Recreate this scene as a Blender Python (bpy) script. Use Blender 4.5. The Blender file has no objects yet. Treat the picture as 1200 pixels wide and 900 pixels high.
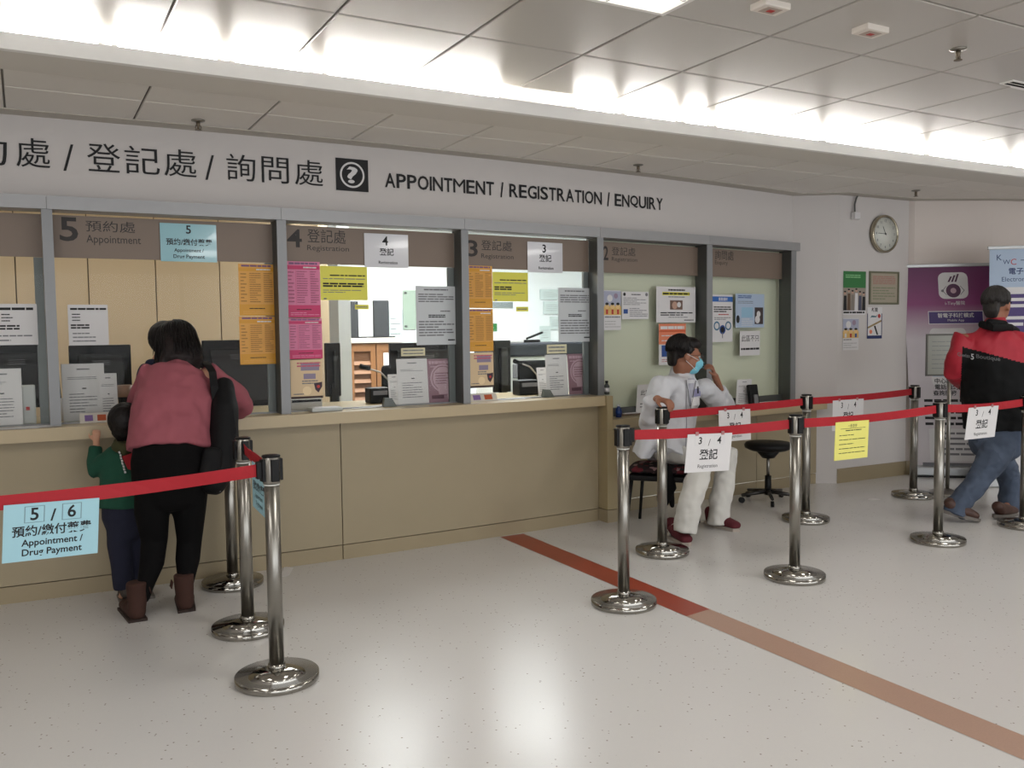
import bpy, bmesh, math, random
from math import radians, sin, cos, pi, sqrt
from mathutils import Vector, Matrix
random.seed(7)
SC = bpy.context.scene
COL = SC.collection
V3 = Vector
# ------------------------------------------------------------------ camera
YAW, PITCH, ROLL, FPX, CAMH = radians(29.0098), radians(3.4792), radians(-.6845), 1028.3, 1.455
cam = bpy.data.cameras.new('camera'); camo = bpy.data.objects.new('camera', cam); COL.objects.link(camo)
FW = V3((sin(YAW)*cos(PITCH), cos(YAW)*cos(PITCH), -sin(PITCH)))
_r = V3((cos(YAW), -sin(YAW), 0)); _u = _r.cross(FW)
RT = _r*cos(ROLL)+_u*sin(ROLL); UP = -_r*sin(ROLL)+_u*cos(ROLL)
CAM = V3((0, 0, CAMH))
camo.matrix_world = Matrix(((RT.x, UP.x, -FW.x, 0), (RT.y, UP.y, -FW.y, 0), (RT.z, UP.z, -FW.z, CAMH), (0, 0, 0, 1)))
cam.sensor_fit = 'HORIZONTAL'; cam.sensor_width = 36; cam.lens = 36*FPX/1200; cam.clip_start = .05; cam.clip_end = 100
SC.camera = camo
SC.view_settings.view_transform = 'Standard'; SC.view_settings.look = 'None'
SC.view_settings.exposure = -0.25; SC.view_settings.gamma = 1.0; SC.view_settings.use_curve_mapping = False
wd = bpy.data.worlds.new('world'); SC.world = wd; wd.use_nodes = True
wd.node_tree.nodes['Background'].inputs[0].default_value = (.93, .96, 1, 1); wd.node_tree.nodes['Background'].inputs[1].default_value = 3.6
# lamps of the hall: recessed troffers (x, y, on) , light below each lens
TROFFERS = [(-3.6, 2.355), (-3.6, -.95), (-3.6, -3.6), (-.9, -.95), (-.9, -3.6), (-.937, 2.355), (5.093, 2.355), (2.078, 2.355), (2.07, -.95), (2.07, -3.6), (5.1, -.95), (5.1, -3.6), (8.107, 2.355), (8.1, -.95)]
TROFFER_W = 20.0
ROOM_CEIL = 2.76
def area(name, loc, sx, sy, watts, color=(1, 1, 1), rot=(0, 0, 0)):
    l = bpy.data.lights.new(name, 'AREA'); l.shape = 'RECTANGLE'; l.size = sx; l.size_y = sy; l.energy = watts; l.color = color
    o = bpy.data.objects.new(name, l); COL.objects.link(o); o.location = loc; o.rotation_euler = rot; return o
for i, (x, y) in enumerate(TROFFERS):
    area('troffer_light', (x, y, ROOM_CEIL-.03), .5, 1.1, TROFFER_W, (1, .975, .94))
area('office_light', (3.5, 7.3, 2.55), 2.8, 1.6, 175, (.95, .985, 1))
area('office_light', (.2, 6.5, 2.55), 1.6, .6, 8, (1, .96, .9))
area('office_light', (-2.2, 6.5, 2.55), 1.6, .6, 8, (1, .96, .9))
area('office_light', (5.0, 5.95, 2.55), 2.0, .12, 3, (.95, 1, .92))

_p = area('daylight_portal', (4, -5.25, 1.3), 16.5, 2.4, 1, rot=(radians(90), 0, 0)); _p.data.cycles.is_portal = True  # portal for the bright world behind the added rear glazing
# ------------------------------------------------------------------ pixel helpers: a point on a real plane of the room
def ray(x, y): return FW+RT*((x-600)/FPX)+UP*((450-y)/FPX)
def atz(x, y, z): d = ray(x, y); return CAM+d*((z-CAMH)/d.z)
def aty(x, y, Y): d = ray(x, y); return CAM+d*(Y/d.y)
def wy(x, dy=0): return 5.4412-.0579*x+.0173*x*x+dy          # the gently bowed line of the counter wall
def atw(x, y, dy=0):
    d = ray(x, y); u = d.x/d.y; A = .0173*u*u; B = -.0579*u-1; c = 5.4412+dy
    Y = (-B-sqrt(B*B-4*A*c))/(2*A); return V3((u*Y, Y, CAMH+d.z/d.y*Y))

# ------------------------------------------------------------------ materials
def lin(c):
    return tuple((v/12.92 if v <= .04045 else ((v+.055)/1.055)**2.4) for v in (x/255 for x in c))+(1,)
MATS = {}
def mat(name, rgb, rough=.6, metal=0., emit=None, es=1., noise=0., scale=30., bump=0., spec=.5, coat=0., fold=0., fs=9.):
    if name in MATS: return MATS[name]
    m = bpy.data.materials.new(name); m.use_nodes = True; nt = m.node_tree; b = nt.nodes['Principled BSDF']
    b.inputs['Base Color'].default_value = lin(rgb); b.inputs['Roughness'].default_value = rough; b.inputs['Metallic'].default_value = metal
    b.inputs['Specular IOR Level'].default_value = spec; b.inputs['Coat Weight'].default_value = coat
    if emit: b.inputs['Emission Color'].default_value = lin(emit); b.inputs['Emission Strength'].default_value = es
    if noise or bump:
        tc = nt.nodes.new('ShaderNodeTexCoord'); n = nt.nodes.new('ShaderNodeTexNoise'); n.inputs['Scale'].default_value = scale; n.inputs['Detail'].default_value = 4
        nt.links.new(tc.outputs['Object'], n.inputs['Vector'])
        if noise:
            mx = nt.nodes.new('ShaderNodeMix'); mx.data_type = 'RGBA'
            c = lin(rgb); mx.inputs[6].default_value = tuple(v*(1-noise) for v in c[:3])+(1,); mx.inputs[7].default_value = tuple(min(1, v*(1+noise)) for v in c[:3])+(1,)
            nt.links.new(n.outputs['Fac'], mx.inputs[0]); nt.links.new(mx.outputs[2], b.inputs['Base Color'])
        if bump:
            bp = nt.nodes.new('ShaderNodeBump'); bp.inputs['Strength'].default_value = bump; bp.inputs['Distance'].default_value = .004
            nt.links.new(n.outputs['Fac'], bp.inputs['Height']); nt.links.new(bp.outputs['Normal'], b.inputs['Normal'])
    if fold:
        tc = nt.nodes.new('ShaderNodeTexCoord'); n = nt.nodes.new('ShaderNodeTexNoise'); n.inputs['Scale'].default_value = fs; n.inputs['Detail'].default_value = 2; n.inputs['Distortion'].default_value = 1.2
        n.noise_type = 'RIDGED_MULTIFRACTAL' if hasattr(n, 'noise_type') else n.noise_type
        bp = nt.nodes.new('ShaderNodeBump'); bp.inputs['Strength'].default_value = fold; bp.inputs['Distance'].default_value = .02
        nt.links.new(tc.outputs['Object'], n.inputs['Vector']); nt.links.new(n.outputs['Fac'], bp.inputs['Height']); nt.links.new(bp.outputs['Normal'], b.inputs['Normal'])
    MATS[name] = m; return m
def glass_mat(name, tint=(1, 1, 1), gloss=1.0, rough=.0):
    m = bpy.data.materials.new(name); m.use_nodes = True; nt = m.node_tree; nt.nodes.clear()
    o = nt.nodes.new('ShaderNodeOutputMaterial'); t = nt.nodes.new('ShaderNodeBsdfTransparent'); g = nt.nodes.new('ShaderNodeBsdfGlossy')
    f = nt.nodes.new('ShaderNodeFresnel'); f.inputs[0].default_value = 1.22; ge = nt.nodes.new('ShaderNodeNewGeometry'); mr_ = nt.nodes.new('ShaderNodeMapRange'); mr_.inputs[3].default_value = 1.22; mr_.inputs[4].default_value = 1/1.22; nt.links.new(ge.outputs['Backfacing'], mr_.inputs[0]); nt.links.new(mr_.outputs[0], f.inputs[0]); mx = nt.nodes.new('ShaderNodeMixShader')
    t.inputs[0].default_value = tint+(1,); g.inputs['Roughness'].default_value = rough; g.inputs[0].default_value = (gloss, gloss, gloss, 1)
    nt.links.new(f.outputs[0], mx.inputs[0]); nt.links.new(t.outputs[0], mx.inputs[1]); nt.links.new(g.outputs[0], mx.inputs[2]); nt.links.new(mx.outputs[0], o.inputs[0])
    MATS[name] = m; return m
WALLP = mat('wall_paint', (203, 198, 195), .75, noise=.015, scale=3, bump=.02)
CEILT = mat('ceiling_tile_metal', (186, 181, 174), .36, noise=.02, scale=2, spec=.6)
SOFT = mat('soffit_tile_metal', (226, 221, 213), .5, noise=.03, scale=2)
TBAR = mat('ceiling_joint_dark', (120, 115, 108), .7)
BEAMP = mat('beam_paint', (236, 234, 230), .7, noise=.01, scale=3)
BEIGE = mat('counter_laminate', (158, 145, 118), .5, noise=.03, scale=6, bump=.01)
KICK = mat('counter_plinth', (154, 140, 112), .55, noise=.04, scale=6)
TOPM = mat('counter_top_laminate', (182, 165, 132), .33, noise=.03, scale=9)
STEEL = mat('brushed_frame_metal', (134, 135, 136), .45, .4, noise=.03, scale=20)
STEELL = mat('head_rail_metal', (160, 160, 161), .45, .3, noise=.03, scale=20)
DSTEEL = mat('frame_side_metal', (92, 94, 92), .5, .4)
CHROME = mat('polished_steel', (150, 147, 140), .29, 1.0)
BLACK = mat('black_plastic', (14, 14, 15), .45, spec=.25)
BLACKM = mat('black_matte', (10, 10, 11), .8, spec=.15)
WHITE = mat('paper_white', (216, 214, 214), .6, noise=.01, scale=40)
INK = mat('ink_black', (24, 24, 26), .7)
INKG = mat('ink_grey', (118, 118, 122), .7)
FILM = mat('window_film_taupe', (128, 112, 99), .5, noise=.04, scale=1.2)
FILMINK = mat('film_lettering', (52, 47, 45), .6)
YEL = mat('paper_yellow', (226, 220, 84), .5)
YELP = mat('paper_pale_yellow', (234, 228, 122), .6)
ORG = mat('poster_orange', (214, 152, 30), .45)
ORGL = mat('poster_light_orange', (226, 176, 96), .45)
PNK = mat('poster_pink', (214, 120, 156), .45)
MAG = mat('poster_magenta', (196, 34, 96), .45)
TAN = mat('poster_tan', (214, 188, 150), .5)
BLUES = mat('paper_light_blue', (160, 204, 216), .5)
PUR = mat('poster_mauve', (142, 108, 120), .5)
PURL = mat('poster_mauve_light', (186, 156, 166), .5)
REDT = mat('belt_red', (165, 10, 28), .65, noise=.08, scale=60)
GREEN = mat('poster_green', (48, 116, 60), .5)
BLUE = mat('print_blue', (34, 72, 140), .5)
RED = mat('print_red', (178, 44, 40), .5)
SALM = mat('poster_salmon', (222, 128, 92), .5)
TEAL = mat('print_teal', (60, 110, 140), .5)
LBLUE = mat('poster_pale_blue', (172, 190, 212), .5)
SKIN = mat('skin', (150, 100, 76), .55, noise=.06, scale=15)
SKINL = mat('skin_light', (196, 146, 118), .55, noise=.05, scale=15)
HAIR = mat('black_hair', (16, 10, 9), .5, bump=.5, scale=120, spec=.3)
HAIRB = mat('greying_hair', (38, 34, 32), .55, bump=.5, scale=120, noise=.3)
GLASS = glass_mat('window_glass', (.98, .985, .98), .3)
ACRYL = glass_mat('acrylic_clear', (.86, .9, .9), .8, .05)
# terrazzo-patterned sheet vinyl
fm = bpy.data.materials.new('floor_speckled_vinyl'); fm.use_nodes = True; nt = fm.node_tree; b = nt.nodes['Principled BSDF']
tc = nt.nodes.new('ShaderNodeTexCoord'); vo = nt.nodes.new('ShaderNodeTexVoronoi'); vo.inputs['Scale'].default_value = 30
vo2 = nt.nodes.new('ShaderNodeTexVoronoi'); vo2.inputs['Scale'].default_value = 260
n1 = nt.nodes.new('ShaderNodeTexNoise'); n1.inputs['Scale'].default_value = .9; n1.inputs['Detail'].default_value = 5
n2 = nt.nodes.new('ShaderNodeTexNoise'); n2.inputs['Scale'].default_value = 1.5
for n in (vo, vo2, n1, n2): nt.links.new(tc.outputs['Object'], n.inputs['Vector'])
r1 = nt.nodes.new('ShaderNodeValToRGB'); r1.color_ramp.elements[0].position = .085; r1.color_ramp.elements[0].color = (1, 1, 1, 1); r1.color_ramp.elements[1].position = .13; r1.color_ramp.elements[1].color = (0, 0, 0, 1)
nt.links.new(vo.outputs['Distance'], r1.inputs[0])
sep = nt.nodes.new('ShaderNodeSeparateColor'); nt.links.new(vo.outputs['Color'], sep.inputs[0])
gt = nt.nodes.new('ShaderNodeMath'); gt.operation = 'GREATER_THAN'; gt.inputs[1].default_value = .25; nt.links.new(sep.outputs[0], gt.inputs[0])
mu = nt.nodes.new('ShaderNodeMath'); mu.operation = 'MULTIPLY'; nt.links.new(gt.outputs[0], mu.inputs[0]); nt.links.new(r1.outputs[0], mu.inputs[1])
base = nt.nodes.new('ShaderNodeMix'); base.data_type = 'RGBA'; base.inputs[6].default_value = lin((203, 201, 198)); base.inputs[7].default_value = lin((211, 209, 207)); nt.links.new(n1.outputs['Fac'], base.inputs[0])
b2 = nt.nodes.new('ShaderNodeMix'); b2.data_type = 'RGBA'; b2.inputs[7].default_value = lin((120, 106, 96)); nt.links.new(mu.outputs[0], b2.inputs[0]); nt.links.new(base.outputs[2], b2.inputs[6])
sp2 = nt.nodes.new('ShaderNodeSeparateColor'); nt.links.new(vo2.outputs['Color'], sp2.inputs[0])
mr = nt.nodes.new('ShaderNodeMapRange'); mr.inputs[1].default_value = 0; mr.inputs[2].default_value = 1; mr.inputs[3].default_value = 0; mr.inputs[4].default_value = .22; nt.links.new(sp2.outputs[1], mr.inputs[0])
b3 = nt.nodes.new('ShaderNodeMix'); b3.data_type = 'RGBA'; b3.inputs[7].default_value = lin((216, 213, 209)); nt.links.new(mr.outputs[0], b3.inputs[0]); nt.links.new(b2.outputs[2], b3.inputs[6])
nt.links.new(b3.outputs[2], b.inputs['Base Color'])
rr = nt.nodes.new('ShaderNodeMapRange'); rr.inputs[3].default_value = .2; rr.inputs[4].default_value = .3; b.inputs['Specular IOR Level'].default_value = .38; nt.links.new(n2.outputs['Fac'], rr.inputs[0]); nt.links.new(rr.outputs[0], b.inputs['Roughness'])
FLOORM = fm
STRIPR = mat('floor_strip_red', (150, 58, 34), .3, noise=.08, scale=60)
STRIPB = mat('floor_strip_brown', (172, 140, 122), .32, noise=.1, scale=120)

# ------------------------------------------------------------------ mesh builder
class MB:
    def __init__(s): s.v = []; s.f = []; s.m = []; s.sm = []
    def add(s, vs, fs, mi=0, smooth=False):
        o = len(s.v); s.v += [V3(v) for v in vs]
        for f in fs: s.f.append([o+i for i in f]); s.m.append(mi); s.sm.append(smooth)
        return s
    def box(s, x0, x1, y0, y1, z0, z1, mi=0, M=None, bev=0.0):
        if bev: return s.rbox(x0, x1, y0, y1, z0, z1, bev, mi, M)
        vs = [V3((x, y, z)) for z in (z0, z1) for y in (y0, y1) for x in (x0, x1)]
        if M: vs = [M@v for v in vs]
        return s.add(vs, [(0, 2, 3, 1), (4, 5, 7, 6), (0, 1, 5, 4), (2, 6, 7, 3), (0, 4, 6, 2), (1, 3, 7, 5)], mi)
    def rbox(s, x0, x1, y0, y1, z0, z1, b, mi=0, M=None):
        # box with chamfered edges in every direction
        bm = bmesh.new(); bmesh.ops.create_cube(bm, size=1)
        for v in bm.verts: v.co = V3(((x0+x1)/2+v.co.x*(x1-x0), (y0+y1)/2+v.co.y*(y1-y0), (z0+z1)/2+v.co.z*(z1-z0)))
        bmesh.ops.bevel(bm, geom=bm.edges[:], offset=b, segments=2, profile=.5, affect='EDGES')
        vs = [(M@v.co if M else v.co.copy()) for v in bm.verts]; bm.verts.index_update()
        fs = [[v.index for v in f.verts] for f in bm.faces]; bm.free()
        return s.add(vs, fs, mi)
    def tube(s, pts, r, n=12, mi=0, smooth=True, cap=True):
        pts = [V3(p) for p in pts]; rs = r if isinstance(r, (list, tuple)) else [r]*len(pts); o = len(s.v); prev = None
        for i, p in enumerate(pts):
            t = (pts[min(i+1, len(pts)-1)]-pts[max(i-1, 0)]).normalized()
            if prev is None: a = t.orthogonal().normalized()
            else: a = (prev-t*prev.dot(t)).normalized()
            prev = a; bb = t.cross(a)
            s.v += [p+(a*cos(2*pi*k/n)+bb*sin(2*pi*k/n))*rs[i] for k in range(n)]
        for i in range(len(pts)-1):
            for k in range(n):
                s.f.append([o+i*n+k, o+i*n+(k+1) % n, o+(i+1)*n+(k+1) % n, o+(i+1)*n+k]); s.m.append(mi); s.sm.append(smooth)
        if cap:
            s.f.append([o+k for k in range(n)][::-1]); s.m.append(mi); s.sm.append(False)
            e = o+(len(pts)-1)*n; s.f.append([e+k for k in range(n)]); s.m.append(mi); s.sm.append(False)
        return s
    def lathe(s, prof, c=(0, 0), n=32, mi=0, smooth=True, M=None):
        o = len(s.v)
        for (r, z) in prof:
            for k in range(n):
                v = V3((c[0]+r*cos(2*pi*k/n), c[1]+r*sin(2*pi*k/n), z)); s.v.append(M@v if M else v)
        for i in range(len(prof)-1):
            for k in range(n): s.f.append([o+i*n+k, o+i*n+(k+1) % n, o+(i+1)*n+(k+1) % n, o+(i+1)*n+k]); s.m.append(mi); s.sm.append(smooth)
        s.f.append([o+k for k in range(n)][::-1]); s.m.append(mi); s.sm.append(False)
        e = o+(len(prof)-1)*n; s.f.append([e+k for k in range(n)]); s.m.append(mi); s.sm.append(False)
        return s
    def prism(s, poly, z0, z1, mi=0):
        n = len(poly); vs = [(p[0], p[1], z0) for p in poly]+[(p[0], p[1], z1) for p in poly]
        return s.add(vs, [list(range(n))[::-1], list(range(n, 2*n))]+[[i, (i+1) % n, n+(i+1) % n, n+i] for i in range(n)], mi)
    def build(s, name, mats, parent=None, kind=None, label=None):
        me = bpy.data.meshes.new(name); off = V3((0, 0, 0))
        if parent is not None: off = ORG_.get(parent.name, V3((0, 0, 0)))
        me.from_pydata([tuple(v-off) for v in s.v], [], s.f)
        if not isinstance(mats, (list, tuple)): mats = [mats]
        for m in mats: me.materials.append(m)
        me.polygons.foreach_set('material_index', s.m); me.polygons.foreach_set('use_smooth', s.sm)
        bm = bmesh.new(); bm.from_mesh(me); bmesh.ops.recalc_face_normals(bm, faces=bm.faces[:]); bm.to_mesh(me); bm.free(); me.update()
        return link(name, me, parent, kind, label)
ORG_ = {}
def link(name, me, parent=None, kind=None, label=None):
    o = bpy.data.objects.new(name, me); COL.objects.link(o)
    if parent is not None: o.parent = parent; ORG_[o.name] = ORG_.get(parent.name, V3((0, 0, 0)))
    else: ORG_[o.name] = V3((0, 0, 0))
    if kind: o['kind'] = kind
    if label: o['label'] = label
    return o
def empty(name, loc=(0, 0, 0), kind=None):
    o = bpy.data.objects.new(name, None); COL.objects.link(o); o.location = loc; o.empty_display_size = .1
    ORG_[o.name] = V3(loc)
    if kind: o['kind'] = kind
    return o
def tag(o, label, cat, group=None):
    o['label'] = label; o['category'] = cat
    if group: o['group'] = group
    return o
def thing(name, loc, label, cat, group=None): return tag(empty(name, loc), label, cat, group)
def copy_tree(o, parent=None):
    c = o.copy(); COL.objects.link(c)
    if parent is not None: c.parent = parent
    for ch in list(o.children): copy_tree(ch, c)
    return c
# ------------------------------------------------------------------ text
TC = {}
def text_mesh(s, bold=False):
    k = (s, bold)
    if k in TC: return TC[k]
    c = bpy.data.curves.new('t', 'FONT'); c.body = s; c.resolution_u = 3; c.offset = .018 if bold else 0; o = bpy.data.objects.new('t', c); COL.objects.link(o)
    bpy.context.view_layer.update()
    m = bpy.data.meshes.new_from_object(o.evaluated_get(bpy.context.evaluated_depsgraph_get()))
    vs = [V3(v.co) for v in m.vertices]; fs = [list(p.vertices) for p in m.polygons]
    bpy.data.objects.remove(o); bpy.data.curves.remove(c)
    xs = [v.x for v in vs]; ys = [v.y for v in vs]; x0, x1, y0, y1 = min(xs), max(xs), min(ys), max(ys)
    vs = [V3(((v.x-x0)/(x1-x0), (v.y-y0)/(y1-y0), 0)) for v in vs]
    TC[k] = (vs, fs, (x1-x0)/(y1-y0)); return TC[k]
class Sheet:
    """a flat thin sheet: TL, TR, BL corners in world space; prints go on its face"""
    def __init__(s, tl, tr, bl, th=.0015):
        s.o = V3(bl); s.u = V3(tr)-V3(tl); s.w = V3(tl)-V3(bl); s.n = s.u.cross(s.w).normalized(); s.th = th
        if s.n.dot(CAM-s.o) < 0: s.n = -s.n
        s.mb = MB(); s.mats = []; s.k = 0
    def P(s, u, v, d=0): return s.o+s.u*u+s.w*v+s.n*d
    def mi(s, m):
        if m not in s.mats: s.mats.append(m)
        return s.mats.index(m)
    def rect(s, u0, v0, u1, v1, m):
        s.k += 1; d = .0008+.00003*s.k
        s.mb.add([s.P(u0, v0, d), s.P(u1, v0, d), s.P(u1, v1, d), s.P(u0, v1, d)], [(0, 1, 2, 3)], s.mi(m))
    def poly(s, pts, m):
        s.k += 1; d = .0008+.00003*s.k
        s.mb.add([s.P(u, v, d) for u, v in pts], [list(range(len(pts)))], s.mi(m))
    def disc(s, u, v, r, m, n=18, ry=None):
        ry = ry or r*s.u.length/s.w.length
        s.poly([(u+r*cos(2*pi*k/n), v+ry*sin(2*pi*k/n)) for k in range(n)], m)
    def text(s, t, u0, v0, u1, v1, m, bold=False, fit=False):
        vs, fs, asp = text_mesh(t, bold); W = (u1-u0)*s.u.length; H = (v1-v0)*s.w.length
        if not fit:
            if W/H > asp: nw = H*asp/s.u.length; c = (u0+u1)/2; u0, u1 = c-nw/2, c+nw/2
            else: nh = W/asp/s.w.length; c = (v0+v1)/2; v0, v1 = c-nh/2, c+nh/2
        s.k += 1; d = .0009+.00003*s.k
        s.mb.add([s.P(u0+(u1-u0)*v.x, v0+(v1-v0)*v.y, d) for v in vs], fs, s.mi(m))
    def lines(s, u0, v0, u1, v1, n, m, fill=.45, ragged=True):
        h = (v1-v0)/n
        for i in range(n):
            v = v1-h*(i+.5); u = u0; end = u1 if not ragged else u1-(u1-u0)*random.choice((0, 0, .05, .3, .45))
            while u < end-1e-6:
                l = min(random.uniform(.08, .3)*(u1-u0), end-u); s.rect(u, v-h*fill/2, u+l, v+h*fill/2, m); u += l+.02*(u1-u0)
    def done(s, name, paper, parent=None, label=None, cat=None, group=None, frame=None):
        sb = MB(); q = [s.P(0, 0), s.P(1, 0), s.P(1, 1), s.P(0, 1)]
        sb.add([p+s.n*.0006 for p in q]+[p-s.n*s.th for p in q], [(0, 1, 2, 3), (7, 6, 5, 4), (0, 4, 5, 1), (1, 5, 6, 2), (2, 6, 7, 3), (3, 7, 4, 0)])
        if parent is None:
            r = thing(name, tuple((s.P(.5, 0))), label, cat, group); sb.build('sheet', paper, r)
        else: r = sb.build(name, paper, parent, label=label)
        if s.mb.f: s.mb.build('print', s.mats, r)
        if frame:
            fb = MB(); t, fm_ = frame; ul = t/s.u.length; vl = t/s.w.length
            for (a, b_, c, d_) in ((-ul, -vl, 0, 1+vl), (1, -vl, 1+ul, 1+vl), (0, -vl, 1, 0), (0, 1, 1, 1+vl)):
                qq = [s.P(a, b_), s.P(c, b_), s.P(c, d_), s.P(a, d_)]
                fb.add([p+s.n*.008 for p in qq]+[p-s.n*.004 for p in qq], [(0, 1, 2, 3), (7, 6, 5, 4), (0, 4, 5, 1), (1, 5, 6, 2), (2, 6, 7, 3), (3, 7, 4, 0)])
            fb.build('frame', fm_, r)
        return r

# ================================================================== SETTING
# floor
MB().box(-5, 13, -5.2, 9.3, -.1, 0).build('floor', FLOORM, kind='structure')
sl = lambda y: 2.852+.0125*(y-1.5)
st = MB(); ys = 3.395
st.add([(sl(ys)-.0, ys, .0012), (sl(ys)+.178, ys+.025, .0012), (3.075, 5.40, .0012), (2.885, 5.40, .0012)], [(0, 1, 2, 3)])
f_ = bpy.data.objects['floor']; st.build('inlay_strip', STRIPR, f_, label='red inlay strip starting at the counter')
st = MB(); st.add([(2.84, -4, .0012), (3.0, -4, .0012), (sl(ys)+.178, ys+.024, .0012), (sl(ys), ys-.001, .0012)], [(0, 1, 2, 3)]); st.build('inlay_strip', STRIPB, f_, label='pale brown inlay strip running toward the viewer')

# hall ceiling: lay-in tiles in the part that is in view, plain boards further back
TX, TY, TS = 1.173, 3.558, .603
ceil = empty('ceiling', (0, 0, ROOM_CEIL), 'structure')
def tile_mesh(nm, w, h, m, g=.006, t=.012):
    a = MB(); b = .004
    o = [(g, g), (w-g, g), (w-g, h-g), (g, h-g)]; i = [(g+b, g+b), (w-g-b, g+b), (w-g-b, h-g-b), (g+b, h-g-b)]
    a.add([(x, y, b) for x, y in o]+[(x, y, 0) for x, y in i]+[(x, y, t) for x, y in o], [(4, 7, 6, 5)]+[[k, (k+1) % 4, 4+(k+1) % 4, 4+k] for k in range(4)]+[[k, 8+k, 8+(k+1) % 4, (k+1) % 4] for k in range(4)]+[(8, 9, 10, 11)])
    me = bpy.data.meshes.new(nm); me.from_pydata([tuple(v) for v in a.v], [], a.f); me.materials.append(m)
    bm = bmesh.new(); bm.from_mesh(me); bmesh.ops.recalc_face_normals(bm, faces=bm.faces[:]); bm.to_mesh(me); bm.free(); return me
tm = tile_mesh('tile', TS, TS, CEILT)
def cell(x, y): return (x, y)
tro = {}
for (x, y) in TROFFERS: tro[(x, y)] = 1
for i in range(-3, 15):
    for j in range(-4, 1):
        x0 = TX+i*TS; y0 = TY+j*TS
        if any(abs(x0+TS/2-x) < .45 and abs(y0+TS/2-y) < .7 for x, y in TROFFERS): continue
        o = bpy.data.objects.new('tile', tm); COL.objects.link(o); o.parent = ceil; o.location = (x0, y0, 0)
MB().box(-5, 13, -5.2, TY+TS+.03, .013, .03).build('grid_backing', TBAR, None)
gb = bpy.data.objects['grid_backing']; gb.parent = ceil
bd = MB(); bd.box(-5, 13, -5.2, TY-4*TS, 0, .012); bd.box(-5, TX-3*TS, TY-4*TS, TY+TS, 0, .012); bd.box(TX+15*TS, 13, TY-4*TS, TY+TS, 0, .012)
o = bd.build('ceiling_board', CEILT, None); o.parent = ceil
# recessed light fittings (their light sits just under the lens)
LENS = mat('troffer_lens', (255, 252, 244), .5, emit=(255, 250, 240), es=2.2)
LOUV = mat('troffer_louvre', (210, 210, 214), .25, .8)
tp = thing('ceiling_light', (TROFFERS[0][0], TROFFERS[0][1], ROOM_CEIL), 'recessed fluorescent ceiling light of the hall', 'ceiling light', 'recessed fluorescent ceiling lights of the hall')
a = MB()
for s_ in (-1, 1): a.box(s_*.29-.01, s_*.29+.01, -.6, .6, -.006, .02); a.box(-.3, .3, s_*.59-.01, s_*.59+.01, -.006, .02)
ORG_[tp.name] = V3((0, 0, 0)); a.build('frame', BEAMP, tp); MB().box(-.28, .28, -.58, .58, .006, .012).build('lens', LENS, tp)
a = MB()
for k in range(1, 8): a.box(-.28, .28, -.58+k*.145-.003, -.58+k*.145+.003, -.004, .006)
a.box(-.003, .003, -.58, .58, -.004, .006); a.build('louvre', LOUV, tp)
for i, (x, y) in enumerate(TROFFERS):
    t_ = tp if i == 0 else copy_tree(tp); t_.location = (x, y, ROOM_CEIL)
    t_['label'] = 'fluorescent ceiling light with louvre cut by the top edge of the picture' if (x, y) == (2.078, 2.355) else 'fluorescent ceiling light outside the picture'

# cove beam with tubes lying behind its lip
trim = empty('trim_1', (0, 4.2, 2.63), 'structure')
MB().box(-5, 13, 4.2, 4.235, 2.63, 2.7).build('lip', BEAMP, trim); MB().box(-5, 13, 4.2351, 4.52, 2.63, 2.645).build('underside', mat('beam_underside', (214, 209, 200), .7), trim)
MB().box(-5, 13, 4.5, 4.52, 2.645, 3.0).build('back_board', BEAMP, trim); MB().box(-5, 13, 4.15, 4.52, 3.0, 3.02).build('top_board', BEAMP, trim); MB().box(-5, 13, 4.185, 4.2, 2.77, 3.0).build('upper_board', BEAMP, trim)
TUBE = mat('fluorescent_tube', (255, 255, 250), .4, emit=(255, 252, 246), es=110)
segs = [(-2.6, -1.45), (-1.4, -.2), (-.15, .35), (.39, .85), (.89, 1.28), (1.33, 2.32), (2.78, 3.09), (3.13, 3.54), (3.58, 3.79), (3.84, 4.78), (4.82, 5.88), (5.92, 6.9), (6.95, 8.1), (8.15, 9.3), (9.35, 10.5)]
for k, (a0, a1) in enumerate(segs):
    t = thing('fluorescent_tube', (a0, 4.275, 2.715), 'lit fluorescent tube lying in the light cove above the counter', 'tube light', 'fluorescent tubes in the ceiling cove')
    MB().tube([(a0+.015, 4.275, 2.715), (a1-.015, 4.275, 2.715)], .013, 10).build('lamp', TUBE, t)
    e = MB(); e.box(a0, a0+.02, 4.26, 4.29, 2.66, 2.727); e.box(a1-.02, a1, 4.26, 4.29, 2.66, 2.727); e.box(a0, a1, 4.255, 4.295, 2.645, 2.665); e.build('holder', BEAMP, t)

# soffit beyond the beam
SZ = 2.66; SX, SS = -.04, .627
sof = empty('ceiling', (0, 4.5, SZ), 'structure'); sof['label'] = 'lower tiled ceiling over the counter'
ma = tile_mesh('soffit_tile', SS, .425, SOFT, .005); mb_ = tile_mesh('soffit_tile', SS, .627, SOFT, .005)
for i in range(-4, 17):
    for (y0, me) in ((4.52, ma), (4.945, mb_), (5.572, mb_)):
        if y0 > 5.5 and (i < 6 or SX+i*SS > 7.0): continue
        o = bpy.data.objects.new('tile', me); COL.objects.link(o); o.parent = sof; o.location = (SX+i*SS, y0-4.5, 0)
o = MB().box(-5, 13, 4.52, 6.25, SZ+.013, SZ+.03).build('grid_backing', TBAR, sof)
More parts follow.
